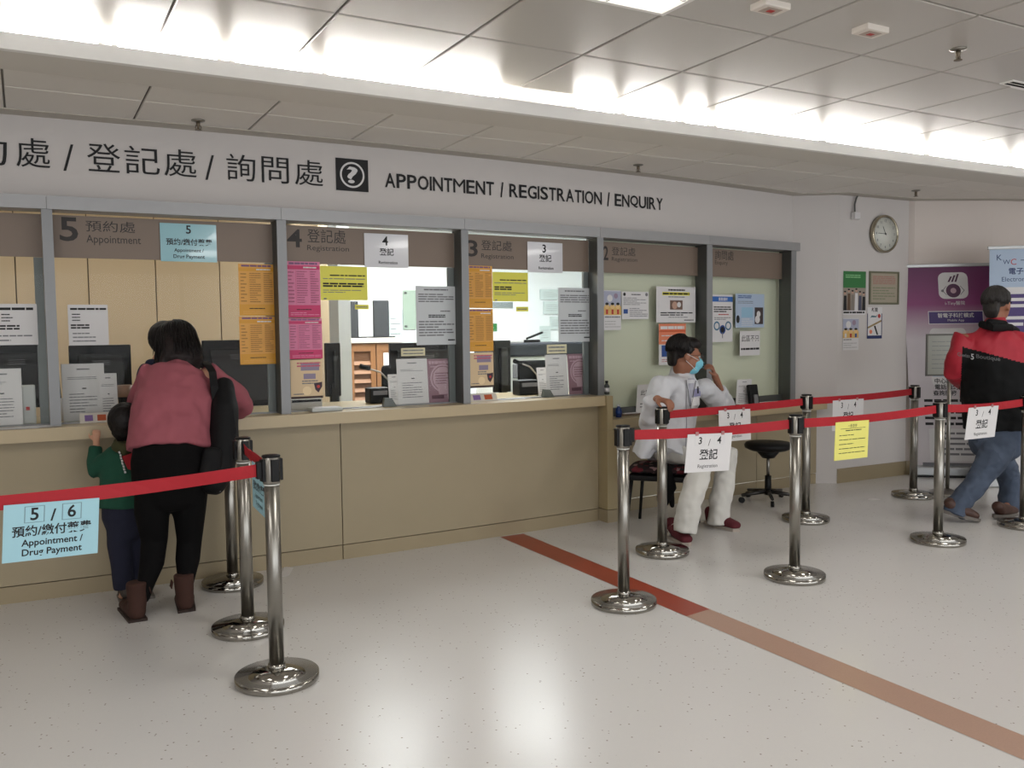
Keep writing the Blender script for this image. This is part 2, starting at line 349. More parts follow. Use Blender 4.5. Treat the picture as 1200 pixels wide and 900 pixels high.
# corner points of the right hand wall, shared by wall, margin and skirting
PW = [(6.20, wy(6.2, .12)), (6.55, 5.62), (7.50, 5.60), (8.25, 5.24), (9.2, 4.95), (13, 4.6)]
def wxs(a, b, n): return [a+(b-a)*i/n for i in range(n+1)]
fx = wxs(-5, 6.2, 24)
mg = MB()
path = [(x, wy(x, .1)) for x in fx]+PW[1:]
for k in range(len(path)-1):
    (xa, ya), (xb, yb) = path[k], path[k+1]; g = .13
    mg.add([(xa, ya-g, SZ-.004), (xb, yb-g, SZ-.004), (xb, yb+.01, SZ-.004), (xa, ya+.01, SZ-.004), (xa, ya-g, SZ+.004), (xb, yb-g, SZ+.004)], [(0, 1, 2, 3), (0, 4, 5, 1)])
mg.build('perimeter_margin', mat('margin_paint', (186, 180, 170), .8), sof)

# fascia wall with the big lettering
wf = empty('wall_front', (0, 5.5, 2.2), 'structure')
a = MB()
fx = wxs(-5, 6.25, 30)
for k in range(30):
    xa, xb = fx[k], fx[k+1]
    a.add([(xa, wy(xa, .1), 2.16), (xb, wy(xb, .1), 2.16), (xb, wy(xb, .1), 2.665), (xa, wy(xa, .1), 2.665), (xa, wy(xa, .26), 2.16), (xb, wy(xb, .26), 2.16), (xb, wy(xb, .26), 2.665), (xa, wy(xa, .26), 2.665)], [(0, 1, 2, 3), (4, 7, 6, 5), (0, 4, 5, 1), (3, 2, 6, 7)])
a.build('fascia', WALLP, wf)
def wall_text(t, x0, x1, z0, z1, m, name='letter', bold=False, dy=.1, parent=None, th=.004, per=True):
    """one glyph or word laid on the bowed wall between x0 and x1"""
    vs, fs, asp = text_mesh(t, bold); b = MB(); pts = []
    for v in vs:
        x = x0+(x1-x0)*v.x; pts.append(V3((x, wy(x, dy)-th, z0+(z1-z0)*v.y)))
    b.add(pts, fs); return b.build(name, m, parent or wf)
# glyph rows read off the fascia (left, right edges in metres along the wall)
def px_x(px, py, dy=.1): return atw(px, py, dy).x
for ch, a0, a1 in (('約', -42, 9), ('處', 19, 59), ('登', 102, 141), ('記', 146, 187), ('處', 192, 230), ('詢', 265, 299), ('問', 306, 338), ('處', 345, 378)):
    zb, zt = 2.380, 2.538
    wall_text(ch, px_x(a0, 185), px_x(a1, 190), zb, zt, INK)
for a0, a1 in ((74, 87), (240, 251)):
    p0 = px_x(a0, 195); p1 = px_x(a1, 195); bq = MB()
    pts = [(p0, 2.372), (p0+.014, 2.372), (p1, 2.52), (p1-.014, 2.52)]
    bq.add([(x, wy(x, .1)-.004, z) for x, z in pts], [(0, 1, 2, 3)]); bq.build('letter', INK, wf)
# the question mark pictogram
xa, xb = 1.779, 1.995
s = Sheet((xa, wy(xa, .1)-.006, 2.568), (xb, wy(xb, .1)-.006, 2.568), (xa, wy(xa, .1)-.006, 2.364), .004)
s.disc(.5, .5, .38, WHITE, 36); s.disc(.5, .5, .325, INK, 36); s.text('?', .33, .24, .67, .76, WHITE, True, fit=True)
s.done('pictogram', INK, wf)
t = 'APPOINTMENT / REGISTRATION / ENQUIRY'
# each word as run of single letters
import itertools
def run_text(words, xa, xb, zb, zt, m, dy=.1):
    adv = {' ': .30, '/': .42, 'I': .2, 'M': .86, 'N': .72, 'O': .76, 'Q': .78, 'G': .74, 'A': .70, 'R': .70, 'T': .62, 'E': .64, 'S': .66, 'P': .66, 'U': .72, 'Y': .66}
    tot = sum(adv[c] for c in words); x = xa; k = (xb-xa)/tot
    for c in words:
        w = adv[c]*k
        if c != ' ':
            if c == '/': bq = MB(); pts = [(x+.012, zb-.008), (x+.024, zb-.008), (x+w*.8, zt+.005), (x+w*.8-.012, zt+.005)]; bq.add([(X_, wy(X_, dy)-.004, z) for X_, z in pts], [(0, 1, 2, 3)]); bq.build('letter', m, wf)
            else: g = .035*k; wall_text(c, x+g, x+w-g, zb, zt, m, bold=(c != 'M'))
        x += w
run_text(t, 2.107, 4.53, 2.405, 2.499, INK)

# office side ceiling, back walls
MB().box(-5, 6.2, 5.85, 9.2, 2.66, 2.72).build('ceiling', mat('office_ceiling', (226, 226, 222), .8), kind='structure')
OFFW = mat('office_wall', (226, 232, 234), .7); CREAM = mat('cream_laminate', (216, 193, 158), .5, noise=.02, scale=3)
MB().box(-5, 6.3, 9.0, 9.1, 0, 2.7).build('wall_back', OFFW, kind='structure')
MB().box(6.3, 6.4, 5.9, 9.1, 0, 2.7).build('wall_right', OFFW, kind='structure')
# rest of the hall shell
MB().box(-5.1, -5, -5.2, 9.2, 0, 3.02).build('wall_left', WALLP, kind='structure')
MB().box(-5, 13, -5.3, -5.2, 2.5, 3.02).box(-5, 13, -5.3, -5.2, 0, .1).box(-5, -4.2, -5.3, -5.2, .1, 2.5).box(12.2, 13, -5.3, -5.2, .1, 2.5).build('wall_rear', WALLP, kind='structure')
wr_ = empty('window_7', (4, -5.25, .1), 'structure')     # unseen glazing behind the viewer, added to let world light in as fill
for k in range(12): x = -4.2+k*16.4/11; MB().box(x-.03, x+.03, -5.29, -5.21, .1, 2.5).build('mullion', STEEL, wr_)
MB().box(-4.2, 12.2, -5.28, -5.22, 1.02, 1.07).build('transom', STEEL, wr_)
MB().box(13, 13.1, -5.2, 9.2, 0, 3.02).build('wall_far_right', WALLP, kind='structure')
# pillar and right hand wall
a = MB(); q = [(6.18, wy(6.18, .12)), (6.55, 5.62), (7.50, 5.60), (7.50, 6.3), (6.18, 6.3)]; a.prism(q, 0, 2.668); a.build('wall_pillar', WALLP, kind='structure')
a = MB(); q = [(7.46, 5.70), (7.56, 5.58), (8.25, 5.24), (9.2, 4.95), (13, 4.6), (13, 5), (9.3, 5.4), (8.3, 5.7), (7.5, 6.3)]
a.prism(q, 0, 2.668); a.build('wall_side', mat('warm_wall_paint', (216, 206, 199), .75), kind='structure')
bb = MB(); pts = [(6.56, 5.612), (7.49, 5.592), (7.49, 5.60), (6.56, 5.62)]; bb.prism(pts, 0, .135); bb.build('baseboard_pillar', mat('skirting_olive', (148, 134, 106), .5), kind='structure')
bb = MB(); P2 = PW[2:]
for k in range(len(P2)-1):
    (xa, ya), (xb, yb) = P2[k], P2[k+1]; bb.prism([(xa, ya-.012), (xb, yb-.012), (xb, yb), (xa, ya)], 0, .135)
bb.build('baseboard_side', MATS['skirting_olive'], kind='structure')

# ================================================================== COUNTER
ct = thing('service_counter', (1.7, 5.4, 0), 'long beige bowed service counter with timber-coloured top under windows 5, 4 and 3', 'counter')
def bowed(mbx, x0, x1, d0, d1, z0, z1, n=8):
    xs = wxs(x0, x1, n)
    for k in range(n):
        a_, b_ = xs[k], xs[k+1]
        mbx.add([(a_, wy(a_, d0), z0), (b_, wy(b_, d0), z0), (b_, wy(b_, d0), z1), (a_, wy(a_, d0), z1), (a_, wy(a_, d1), z0), (b_, wy(b_, d1), z0), (b_, wy(b_, d1), z1), (a_, wy(a_, d1), z1)], [(0, 1, 2, 3), (4, 7, 6, 5), (0, 4, 5, 1), (3, 2, 6, 7)]+([(0, 3, 7, 4)] if k == 0 else [])+([(1, 5, 6, 2)] if k == n-1 else []))
    return mbx
bowed(MB(), -3.5, 3.80, -.0815, .75, .886, .958, 24).build('countertop', TOPM, ct)
seams = [-3.5, -2.2, -.45, 1.737, 3.775]
for k in range(4):
    bowed(MB(), seams[k]+.003, seams[k+1]-.003, .0, .03, .098, .884).build('front_panel', BEIGE, ct)
    bowed(MB(), seams[k]+.003, seams[k+1]-.003, .004, .03, .0, .092).build('plinth_panel', KICK, ct)
bowed(MB(), -3.5, 3.76, .03, .05, 0, .886, 12).build('carcass', TBAR, ct)
MB().box(3.785, 3.98, 5.365, 5.62, .1, .70, bev=.003).box(3.785, 3.84, 5.365, 6.0, .70, .958, bev=.003).build('end_panel', mat('end_panel_laminate', (164, 148, 112), .5), ct)
MB().box(3.787, 3.978, 5.37, 5.62, 0, .095).build('plinth_panel', KICK, ct)
lc = thing('desk_counter', (5.2, 5.6, 0), 'lower beige desk counter with knee space behind the seated man', 'counter')
def ly(x): return 5.385+.082*(x-3.8)
a = MB(); a.add([(3.842, ly(3.842), .705), (6.40, ly(6.4), .705), (6.165, 5.85, .705), (3.842, 5.85, .705), (3.842, ly(3.842), .775), (6.4, ly(6.4), .775), (6.165, 5.85, .775), (3.842, 5.85, .775)], [(3, 2, 1, 0), (4, 5, 6, 7), (0, 1, 5, 4), (1, 2, 6, 5), (2, 3, 7, 6), (3, 0, 4, 7)])
a.build('desktop', TOPM, lc)
xs = [3.99, 4.84, 5.62, 6.40]
for k in range(3):
    y0 = 5.63+.035*(xs[k]-3.9)/1; y1 = 5.63+.035*(xs[k+1]-3.9)
    for (z0, z1, m, nm, dd) in ((.1, .70, BEIGE, 'front_panel', 0), (0, .094, KICK, 'plinth_panel', .004)):
        MB().add([(xs[k]+.003, y0+dd, z0), (xs[k+1]-.003, y1+dd, z0), (xs[k+1]-.003, y1+.02, z0), (xs[k]+.003, y0+.02, z0), (xs[k]+.003, y0+dd, z1), (xs[k+1]-.003, y1+dd, z1), (xs[k+1]-.003, y1+.02, z1), (xs[k]+.003, y0+.02, z1)], [(3, 2, 1, 0), (4, 5, 6, 7), (0, 1, 5, 4), (1, 2, 6, 5), (2, 3, 7, 6), (3, 0, 4, 7)]).build(nm, m, lc)
# ================================================================== WINDOWS
GD = .12   # glass line behind the frame face
MX = [(-1.17, -1.12), (.108, .162), (1.369, 1.427), (2.62, 2.673), (3.779, 3.835), (4.948, 5.008), (6.075, 6.135)]
names = ['window_6', 'window_5', 'window_4', 'window_3', 'window_2', 'window_1']
for k in range(6):
    (l0, l1), (r0, r1) = MX[k], MX[k+1]; low = k >= 4
    zb = .775 if low else .958
    w = empty(names[k], ((l1+r0)/2, wy((l1+r0)/2, .1), zb), 'structure')
    yc = lambda x, d: wy(x, d)
    # right hand mullion (each window owns the one at its right)
    zb2 = .775 if k == 5 or low else .958
    def post(x0, x1, z0, z1):
        y = wy((x0+x1)/2); m = MB(); m.box(x0, x1, y, y+.008, z0, z1, 0); m.box(x0+.001, x1-.001, y+.008, y+.15, z0, z1, 1); return m
    post(r0, r1, .958 if k < 4 else .775, 2.144).build('mullion', [STEEL, DSTEEL], w)
    if k == 0: post(l0, l1, .958, 2.144).build('mullion', [STEEL, DSTEEL], w)
    # head rail: straight piece from joint to joint
    ja = (l0+l1)/2 if k else -1.2; jb = (r0+r1)/2 if k < 5 else 6.20
    ya, yb = wy(ja), wy(jb); a = MB()
    a.add([(ja+.001, ya, 2.146), (jb-.001, yb, 2.146), (jb-.001, yb+.16, 2.146), (ja+.001, ya+.16, 2.146), (ja+.001, ya, 2.219), (jb-.001, yb, 2.219), (jb-.001, yb+.16, 2.219), (ja+.001, ya+.16, 2.219)], [(3, 2, 1, 0), (4, 5, 6, 7), (0, 1, 5, 4), (1, 2, 6, 5), (2, 3, 7, 6), (3, 0, 4, 7)])
    a.build('head_rail', STEELL, w)
    g = MB(); yl, yr = wy(l1, GD), wy(r0, GD); zg = .84 if low else .966
    def slab(m, xa, xb, z0, z1, d0, d1, mi=0):
        f = lambda x: yl+(yr-yl)*(x-l1)/(r0-l1)
        m.add([(xa, f(xa)+d0, z0), (xb, f(xb)+d0, z0), (xb, f(xb)+d1, z0), (xa, f(xa)+d1, z0), (xa, f(xa)+d0, z1), (xb, f(xb)+d0, z1), (xb, f(xb)+d1, z1), (xa, f(xa)+d1, z1)], [(3, 2, 1, 0), (4, 5, 6, 7), (0, 1, 5, 4), (1, 2, 6, 5), (2, 3, 7, 6), (3, 0, 4, 7)], mi)
        return m
    slab(MB(), l1, r0, zg, 2.144, 0, .006).build('glass_pane', GLASS, w)
    slab(MB(), l1, r0, 1.893, 2.13, -.0008, -.0003).build('film_band', FILM, w)
    slab(MB(), l1, r0, zb, zg, -.012, .02).build('bottom_rail', DSTEEL if low else STEEL, w)
    if not low:
        slab(MB(), r0-.045, r0, .966, 1.893, .01, .03).build('sash_stile', mat('sash_grey', (118, 124, 124), .5), w)
    # film lettering
    num = {1: ('5', 69, 92, 254, 283, '預約處', 100, 158, 258, 271, 'Appointment', 101, 165, 275, 287),
           2: ('4', 336, 354, 268, 290, '登記處', 360, 405, 268, 284, 'Registration', 360, 409, 287, 295),
           3: ('3', 547, 560, 281, 301, '登記處', 564, 600, 281, 293, 'Registration', 564, 602, 297, 304),
           4: ('2', 707, 713, 288, 305, '登記處', 717, 745, 289, 299, 'Registration', 717, 747, 301, 307),
           5: (None, 0, 0, 0, 0, '詢問處', 838, 860, 293, 304, 'Enquiry', 838, 853, 305, 311)}.get(k)
    def on(tx, a0, a1, b0, b1, bold):
        p = atw(a0, b0, GD); q = atw(a1, b1, GD); f = lambda x: yl+(yr-yl)*(x-l1)/(r0-l1)
        vs, fs, _ = text_mesh(tx, bold); mm = MB(); mm.add([(p.x+(q.x-p.x)*v.x, f(p.x+(q.x-p.x)*v.x)-.0015, q.z+(p.z-q.z)*v.y) for v in vs], fs); mm.build('lettering', FILMINK, w)
    if num:
        if num[0]: on(num[0], *num[1:5], True)
        # heights follow the wall, so take them from the left edge of the word
        for (tx, a0, a1, b0, b1) in (num[5:10], num[10:15]):
            p = atw(a0, b0, GD); q = atw(a0, b1, GD); r = atw(a1, b0, GD); f = lambda x: yl+(yr-yl)*(x-l1)/(r0-l1)
            vs, fs, _ = text_mesh(tx, False); mm = MB(); mm.add([(p.x+(r.x-p.x)*v.x, f(p.x+(r.x-p.x)*v.x)-.0015, q.z+(p.z-q.z)*v.y) for v in vs], fs); mm.build('lettering', FILMINK, w)
        if k == 5: slab(MB(), l1+.005, l1+.02, 1.98, 2.1, -.0016, -.001).build('lettering', FILMINK, w)
# pale green board standing close behind windows 2 and 1
GRN = mat('frosted_green_board', (218, 221, 198), .55, noise=.03, scale=1.5)
a = MB(); bowed(a, 3.83, 6.15, .2, .215, .775, 2.16, 10); a.build('trim_2', GRN, kind='structure')

# ================================================================== QUEUE BARRIERS
def make_post(big=True):
    r = thing('belt_post', (0, 0, 0), 'x', 'belt post', 'steel belt posts of the queue barriers')
    MB().lathe([(.17, 0), (.173, .003), (.173, .031)], n=56).lathe([(.173, .031), (.17, .034)], n=56).lathe([(.17, .034), (.036, .056)], n=56).lathe([(.036, .05), (.035, .075)], n=32).build('base', mat('polished_base', (158, 155, 148), .1, 1.0), r)
    MB().lathe([(.031, .07), (.031, .835)], n=24).build('pole', CHROME, r)
    MB().lathe([(.0335, .828), (.0335, .834)], n=24).build('ring', mat('ring_white', (214, 214, 208), .5), r)
    h = MB().lathe([(.034, .836), (.036, .84), (.036, .944), (.034, .946)], n=24).build('head', CHROME, r)
    a = MB()
    for k in range(4):
        M = Matrix.Rotation(k*pi/2, 4, 'Z'); a.rbox(.028, .045, -.017, .017, .846, .938, .003, 0, M)
    a.build('belt_slot', BLACK, r)
    MB().lathe([(.034, .9445), (.038, .9465), (.038, .951), (.034, .954), (.006, .955)], n=24).build('cap', BLACK, r)
    return r
post0 = make_post()
POSTS = {}
plist = [('A', 325, 797, 10, 'frontmost steel belt post on the left, holding the red belt with the large blue sign'),
         ('B', 291, 738, 5, 'steel belt post between the frontmost left one and the counter'),
         ('C', 273, 685, 0, 'steel belt post close to the counter beside the black rucksack'),
         ('D', 731, 708, -8, 'steel belt post standing over the red floor strip'),
         ('E', 776, 648, 0, 'steel belt post under the seated man\'s hand'),
         ('F', 931, 677, -4, 'steel belt post in the front row to the right of the white 3 / 4 sign'),
         ('G', 944, 610, 6, 'steel belt post in the back row beside the black stool'),
         ('H', 1099, 635, 0, 'steel belt post in the front row left of the walking man'),
         ('I', 1070, 582, 4, 'steel belt post in the back row in front of the purple banner'),
         ('J', 1200, 617, 0, 'steel belt post cut by the right edge of the picture')]
for i, (k, px, py, rz, lab) in enumerate(plist):
    p = atz(px, py, 0); o = post0 if i == 0 else copy_tree(post0); o.location = p; o.rotation_euler.z = radians(rz); o['label'] = lab; POSTS[k] = p
BZ = .90; BH = .026
def belt(name, a, b, label, z0=BZ, z1=BZ, sag=.012, ends=(1, 1)):
    a = V3((a.x, a.y, 0)); b = V3((b.x, b.y, 0)); d = (b-a).normalized(); nrm = V3((-d.y, d.x, 0)); A = a+d*.05; B = b-d*(.05 if ends[1] else 0)
    n = 14; r = thing('belt', (A.x, A.y, 0), label, 'belt', 'red retractable belts'); m = MB(); vs = []; fs = []
    for i in range(n+1):
        t = i/n; z = z0+(z1-z0)*t-sag*4*t*(1-t); p = A.lerp(B, t); w = .0012
        tw = .004*sin(t*9)
        for (q, zz) in ((-w, -BH), (w, -BH), (w, BH), (-w, BH)): vs.append(p+nrm*(q+tw*(1 if zz > 0 else -1))+V3((0, 0, z+zz)))
    for i in range(n):
        for k in range(4): fs.append((i*4+k, i*4+(k+1) % 4, (i+1)*4+(k+1) % 4, (i+1)*4+k))
    m.add(vs, fs); m.build('webbing', REDT, r)
    M = Matrix.Translation(A+V3((0, 0, 0)))@Matrix.Rotation(math.atan2(d.y, d.x), 4, 'Z')
    MB().rbox(-.012, .014, -.012, .012, z0-.036, z0+.036, .003, 0, M).build('end_clip', BLACK, r)
    return A, B, d
ta = atz(-190, 606, .88)
beltseg = {}
beltseg['AL'] = belt('b', POSTS['A'], ta, 'red belt leading off the left edge with the large blue sign', BZ-.005, .885, .02, (1, 0))
beltseg['AB'] = belt('b', POSTS['A'], POSTS['B'], 'short red belt seen nearly end on between the two front left posts')
beltseg['DF'] = belt('b', POSTS['D'], POSTS['F'], 'front row red belt across the seated man\'s knees')
beltseg['FH'] = belt('b', POSTS['F'], POSTS['H'], 'front row red belt with the yellow sheet')
beltseg['HJ'] = belt('b', POSTS['H'], POSTS['J'], 'front row red belt in front of the walking man')
beltseg['EG'] = belt('b', POSTS['E'], POSTS['G'], 'back row red belt running from the seated man\'s hand', sag=.004)
beltseg['GI'] = belt('b', POSTS['G'], POSTS['I'], 'back row red belt in front of the pillar', sag=.008)
def on_line(A, d, px, py):
    """point where the pixel's ray meets the upright plane through A along d"""
    n = V3((-d.y, d.x, 0)); q = ray(px, py); return CAM+q*((A-CAM).dot(n)/q.dot(n))
def hang(seg, tl, tr, bl, off=-.006):
    A, B, d = beltseg[seg]; n = V3((-d.y, d.x, 0)); n = n if n.dot(CAM-A) > 0 else -n
    return Sheet(*[on_line(A, d, *p)+n*.008 for p in (tl, tr, bl)])
def sign34(seg, tl, tr, bl, label, tilt=0):
    s = hang(seg, tl, tr, bl)
    s.rect(.17, .70, .40, .95, mat('print_pale_grey', (206, 206, 208), .6)); s.rect(.18, .71, .39, .94, WHITE); s.rect(.60, .70, .83, .95, MATS['print_pale_grey']); s.rect(.61, .71, .82, .94, WHITE)
    s.text('3', .21, .73, .37, .92, INK, True); s.text('/', .45, .68, .54, .86, INK); s.text('4', .63, .73, .80, .92, INK, True)
    s.text('登記', .22, .32, .78, .60, INK, True); s.text('Registration', .2, .08, .8, .20, INK)
    r = s.done('hanging_sign', WHITE, None, label, 'sign', 'paper signs hung on the red belts')
    for u in (.2, .78):
        p = s.P(u, 1.0, .002); MB().box(p.x-.01, p.x+.01, p.y-.002, p.y+.002, p.z-.008, p.z+.012).build('tape', mat('clear_tape', (170, 120, 120), .4), r)
    return r
sign34('DF', (805, 509), (857, 507), (801, 554), 'white 3 / 4 sign in full view on the front belt below the seated man')
sign34('EG', (841, 481), (878, 479), (842, 518), 'white 3 / 4 sign on the back belt, cut across by the front belt')
sign34('GI', (975, 469.5), (1011, 467), (974, 505), 'white 3 / 4 sign on the back belt above the yellow sheet')
sign34('HJ', (1134, 478), (1169, 475), (1129, 515.5), 'white 3 / 4 sign on the belt in front of the walking man')
s = hang('FH', (978, 495), (1017, 492), (976, 540))
s.text('一般查詢', .15, .84, .85, .93, INK); s.rect(.15, .81, .9, .82, INK); s.lines(.3, .74, .8, .79, 1, INK); s.lines(.12, .12, .9, .7, 5, INK, .14)
s.done('hanging_sign', YELP, None, 'pale yellow sheet hung on the front belt before the pillar', 'sign')
s = hang('AL', (4, 592), (116, 583), (2, 660))
G_ = mat('print_teal_grey', (112, 140, 152), .6)
s.rect(.21, .66, .42, .95, G_); s.rect(.22, .67, .41, .94, BLUES); s.rect(.60, .66, .81, .95, G_); s.rect(.61, .67, .80, .94, BLUES)
s.text('5', .25, .70, .38, .92, INK, True); s.text('/', .48, .66, .54, .88, INK, True); s.text('6', .64, .70, .77, .92, INK, True)
s.text('預約/繳付藥費', .09, .42, .92, .62, INK, True); s.text('Appointment /', .18, .22, .84, .375, INK, True); s.text('Drug Payment', .18, .05, .84, .205, INK, True)
r = s.done('hanging_sign', BLUES, None, 'large light blue 5 / 6 sign hung on the left belt', 'sign')
s = hang('AB', (291, 556), (309, 580), (291, 573)); A, B, d = beltseg['AB']
p0 = A.lerp(B, .08); p1 = A.lerp(B, .62); nn = V3((d.y, -d.x, 0)); nn = nn if nn.dot(CAM-A) > 0 else -nn
s = Sheet(p1+V3((0, 0, .875))+nn*.006, p0+V3((0, 0, .875))+nn*.006, p1+V3((0, 0, .665))+nn*.006)
s.text('5', .22, .72, .4, .93, INK, True); s.text('/', .46, .72, .54, .9, INK); s.text('6', .6, .72, .78, .93, INK, True); s.text('預約/繳付藥費', .08, .42, .92, .62, INK, True); s.text('Appointment /', .15, .24, .85, .37, INK); s.text('Drug Payment', .15, .08, .85, .2, INK)
s.done('hanging_sign', BLUES, None, 'light blue sign seen edge on between the front left belt posts', 'sign')
# upright sign frame on a pole by the banner
p = atz(1110, 580, 0)
r = thing('sign_stand', (p.x, p.y, 0), 'grey framed notice stand on a steel pole left of the walking man', 'sign stand')
MB().lathe([(.14, 0), (.144, .004), (.144, .022), (.138, .03), (.05, .045), (.02, .06)], c=(p.x, p.y), n=40).build('base', CHROME, r)
MB().tube([(p.x, p.y, .05), (p.x, p.y, 1.04)], .016, 16).build('pole', CHROME, r)
tl = aty(1087, 394, p.y+.10); br = aty(1118, 440, p.y)
u = V3((.86, -.5, 0)); c0 = V3((p.x, p.y, 1.04))-u*.19+V3((0, 0, 0))
s = Sheet(c0+V3((0, 0, .33)), c0+u*.38+V3((0, 0, .33)), c0)
s.lines(.1, .1, .9, .9, 7, INKG, .12)
s.done('notice_panel', mat('notice_grey', (150, 152, 142), .3), r, frame=(.014, mat('frame_grey', (92, 90, 84), .5)))

# ================================================================== CEILING FITTINGS
for (x, y, lab) in ((2.693, 2.663, 'white square ceiling speaker box with red mark, left of two'), (3.298, 2.669, 'white square ceiling speaker box with red mark, right of two')):
    r = thing('ceiling_detector', (x, y, 2.76), lab.replace('speaker box', 'detector'), 'detector', 'square detectors on the hall ceiling')
    MB().rbox(x-.07, x+.07, y-.045, y+.045, 2.735, 2.765, .006).build('housing', mat('detector_white', (222, 214, 204), .5), r)
    MB().box(x-.04, x+.04, y-.028, y+.028, 2.7335, 2.736).build('window', mat('detector_recess', (176, 160, 148), .5), r); MB().box(x-.014, x+.016, y-.01, y+.012, 2.732, 2.7345).build('lamp', RED, r)
for (x, y, z, lab) in ((3.914, 2.671, 2.76, 'fire sprinkler on the hall ceiling to the right of the square detectors'), (.907, 5.25, 2.66, 'fire sprinkler above the Chinese lettering'), (3.993, 5.25, 2.66, 'fire sprinkler above the English lettering'), (7.0, 5.16, 2.66, 'fire sprinkler above the wall clock')):
    r = thing('sprinkler', (x, y, z), lab, 'sprinkler', 'fire sprinklers')
    MB().lathe([(.038, z), (.036, z-.006), (.014, z-.012)], c=(x, y), n=20).build('rose', CHROME, r); MB().lathe([(.011, z-.01), (.011, z-.03), (.006, z-.034), (.006, z-.05), (.019, z-.052), (.019, z-.055)], c=(x, y), n=14).build('nozzle', mat('aged_brass', (120, 108, 92), .4, .8), r)
    m = MB(); m.tube([(x-.012, y, z-.028), (x-.016, y, z-.042), (x-.006, y, z-.052)], .0025, 6); m.tube([(x+.012, y, z-.028), (x+.016, y, z-.042), (x+.006, y, z-.052)], .0025, 6); m.build('arm', MATS['aged_brass'], r)
r = thing('air_slot', (4.95, 2.9, 2.757), 'black slotted air outlet in the ceiling at the right edge', 'air outlet')
m = MB(); m.box(4.66, 5.9, 2.86, 2.935, 2.752, 2.758); m.build('frame', BEAMP, r)
for k in range(2): MB().box(4.68, 5.88, 2.872+k*.03, 2.89+k*.03, 2.7505, 2.7525).build('slot', BLACKM, r)

# ================================================================== POSTERS AND NOTICES ON THE GLASS
def gy(px): return GD-.004
def wsheet(x0, y0, x1, y1, dy=GD-.003, x0b=None, y1r=None, y0r=None, lean=0):
    """sheet standing in the glass line: left/right from px, top and bottom edge from left side px"""
    tl = atw(x0, y0, dy); bl = atw(x0, y1, dy); tr = atw(x1, y0r if y0r is not None else y0, dy)
    tr.z = tl.z; bl.x = tl.x; bl.y = tl.y
    if lean: tl.y += lean; tr.y += lean
    return Sheet(tl, tr, bl)
NG = 'paper notices on the counter glass'
def notice(s, head=True, n=8):
    if head: s.lines(.12, .88, .88, .95, 1, INK, .6, False)
    s.lines(.12, .08, .88, .82, n, INKG, .28)
# window 6
s = wsheet(-28, 356, 43, 405); s.lines(.1, .84, .95, .92, 1, INK, .8, False); s.lines(.4, .55, .6, .78, 3, INK, .35); s.lines(.1, .36, .95, .5, 2, INK, .6); s.lines(.1, .06, .9, .28, 2, INKG, .3)
s.done('notice', WHITE, None, 'white notice taped to the glass at the left edge of the picture', 'notice', NG)
s = wsheet(79, 357, 126, 405); s.lines(.06, .86, .96, .93, 1, INK, .7, False); s.lines(.1, .58, .3, .8, 3, INK, .35, False); s.lines(.06, .4, .9, .53, 2, INK, .6); s.lines(.1, .06, .7, .34, 3, INKG, .3)
s.done('notice', WHITE, None, 'white notice taped to the glass of the woman\'s window, left side', 'notice', NG)
# the woman\'s window blue, 4 and 3 white laminated cards on the film
s = wsheet(187, 261, 253, 306); s.text('5', .4, .74, .6, .96, INK, True); s.text('預約/繳付藥費', .1, .42, .92, .62, INK, True); s.text('Appointment /', .22, .23, .78, .35, INK, True); s.text('Drug Payment', .22, .06, .78, .19, INK, True)
LAMB = mat('laminated_blue', (134, 186, 196), .12, coat=.6, spec=.8); LAMW = mat('laminated_white', (206, 206, 210), .12, coat=.6, spec=.8)
s.done('laminated_card', LAMB, None, 'glossy light blue card on the brown band of the woman\'s window', 'notice', 'laminated cards on the brown band')
s = wsheet(426.5, 273, 478, 313); s.text('4', .38, .66, .56, .93, INK, True); s.text('登記', .28, .36, .72, .58, INK, True); s.text('Registration', .28, .08, .78, .2, INK, True)
s.done('laminated_card', LAMW, None, 'glossy white card on the brown band of the pink-list window', 'notice', 'laminated cards on the brown band')
s = wsheet(618, 283, 659, 319); s.text('3', .38, .66, .56, .93, INK, True); s.text('登記', .28, .36, .72, .6, INK, True); s.text('Registration', .26, .08, .78, .2, INK, True)
s.done('laminated_card', LAMW, None, 'glossy white card on the brown band of the copier window', 'notice', 'laminated cards on the brown band')
# price list posters
def pricelist(s, dark, light, head=(150, 90, 30)):
    INKG = mat('print_soft_brown', (158, 112, 50), .6) if dark is ORG else mat('print_soft_plum', (160, 80, 112), .6)
    hc = mat('print_violet', (120, 84, 120), .6)
    s.rect(0, .93, 1, 1, light); s.lines(.08, .945, .92, .985, 1, hc, .9, False); s.rect(0, .86, 1, .93, dark); s.lines(.5, .875, .9, .915, 1, WHITE, .6, False)
    s.rect(0, 0, 1, .22, dark); s.lines(.28, .12, .72, .16, 1, INK, .4, False); s.lines(.1, .03, .95, .1, 2, light, .4)
    s.rect(.27, .24, .275, .84, dark); s.lines(.05, .25, .22, .84, 9, INKG, .3); s.lines(.3, .25, .62, .84, 14, INKG, .34); s.lines(.7, .25, .95, .84, 14, INKG, .34)
s = wsheet(279, 309, 320.5, 370, y0r=311); pricelist(s, ORG, mat('poster_orange_mid', (220, 160, 66), .45)); s.done('price_list', MATS['poster_orange_mid'], None, 'orange price list at the right side of the woman\'s window, upper one', 'poster', 'price lists on the glass')
s = wsheet(280, 371, 322, 427.5); pricelist(s, ORG, MATS['poster_orange_mid']); s.done('price_list', MATS['poster_orange_mid'], None, 'orange price list at the right side of the woman\'s window, lower one', 'poster', 'price lists on the glass')
s = wsheet(335, 306, 374.5, 372); pricelist(s, MAG, PNK); s.done('price_list', PNK, None, 'pink price list at the left side of the pink-list window, upper one', 'poster', 'price lists on the glass')
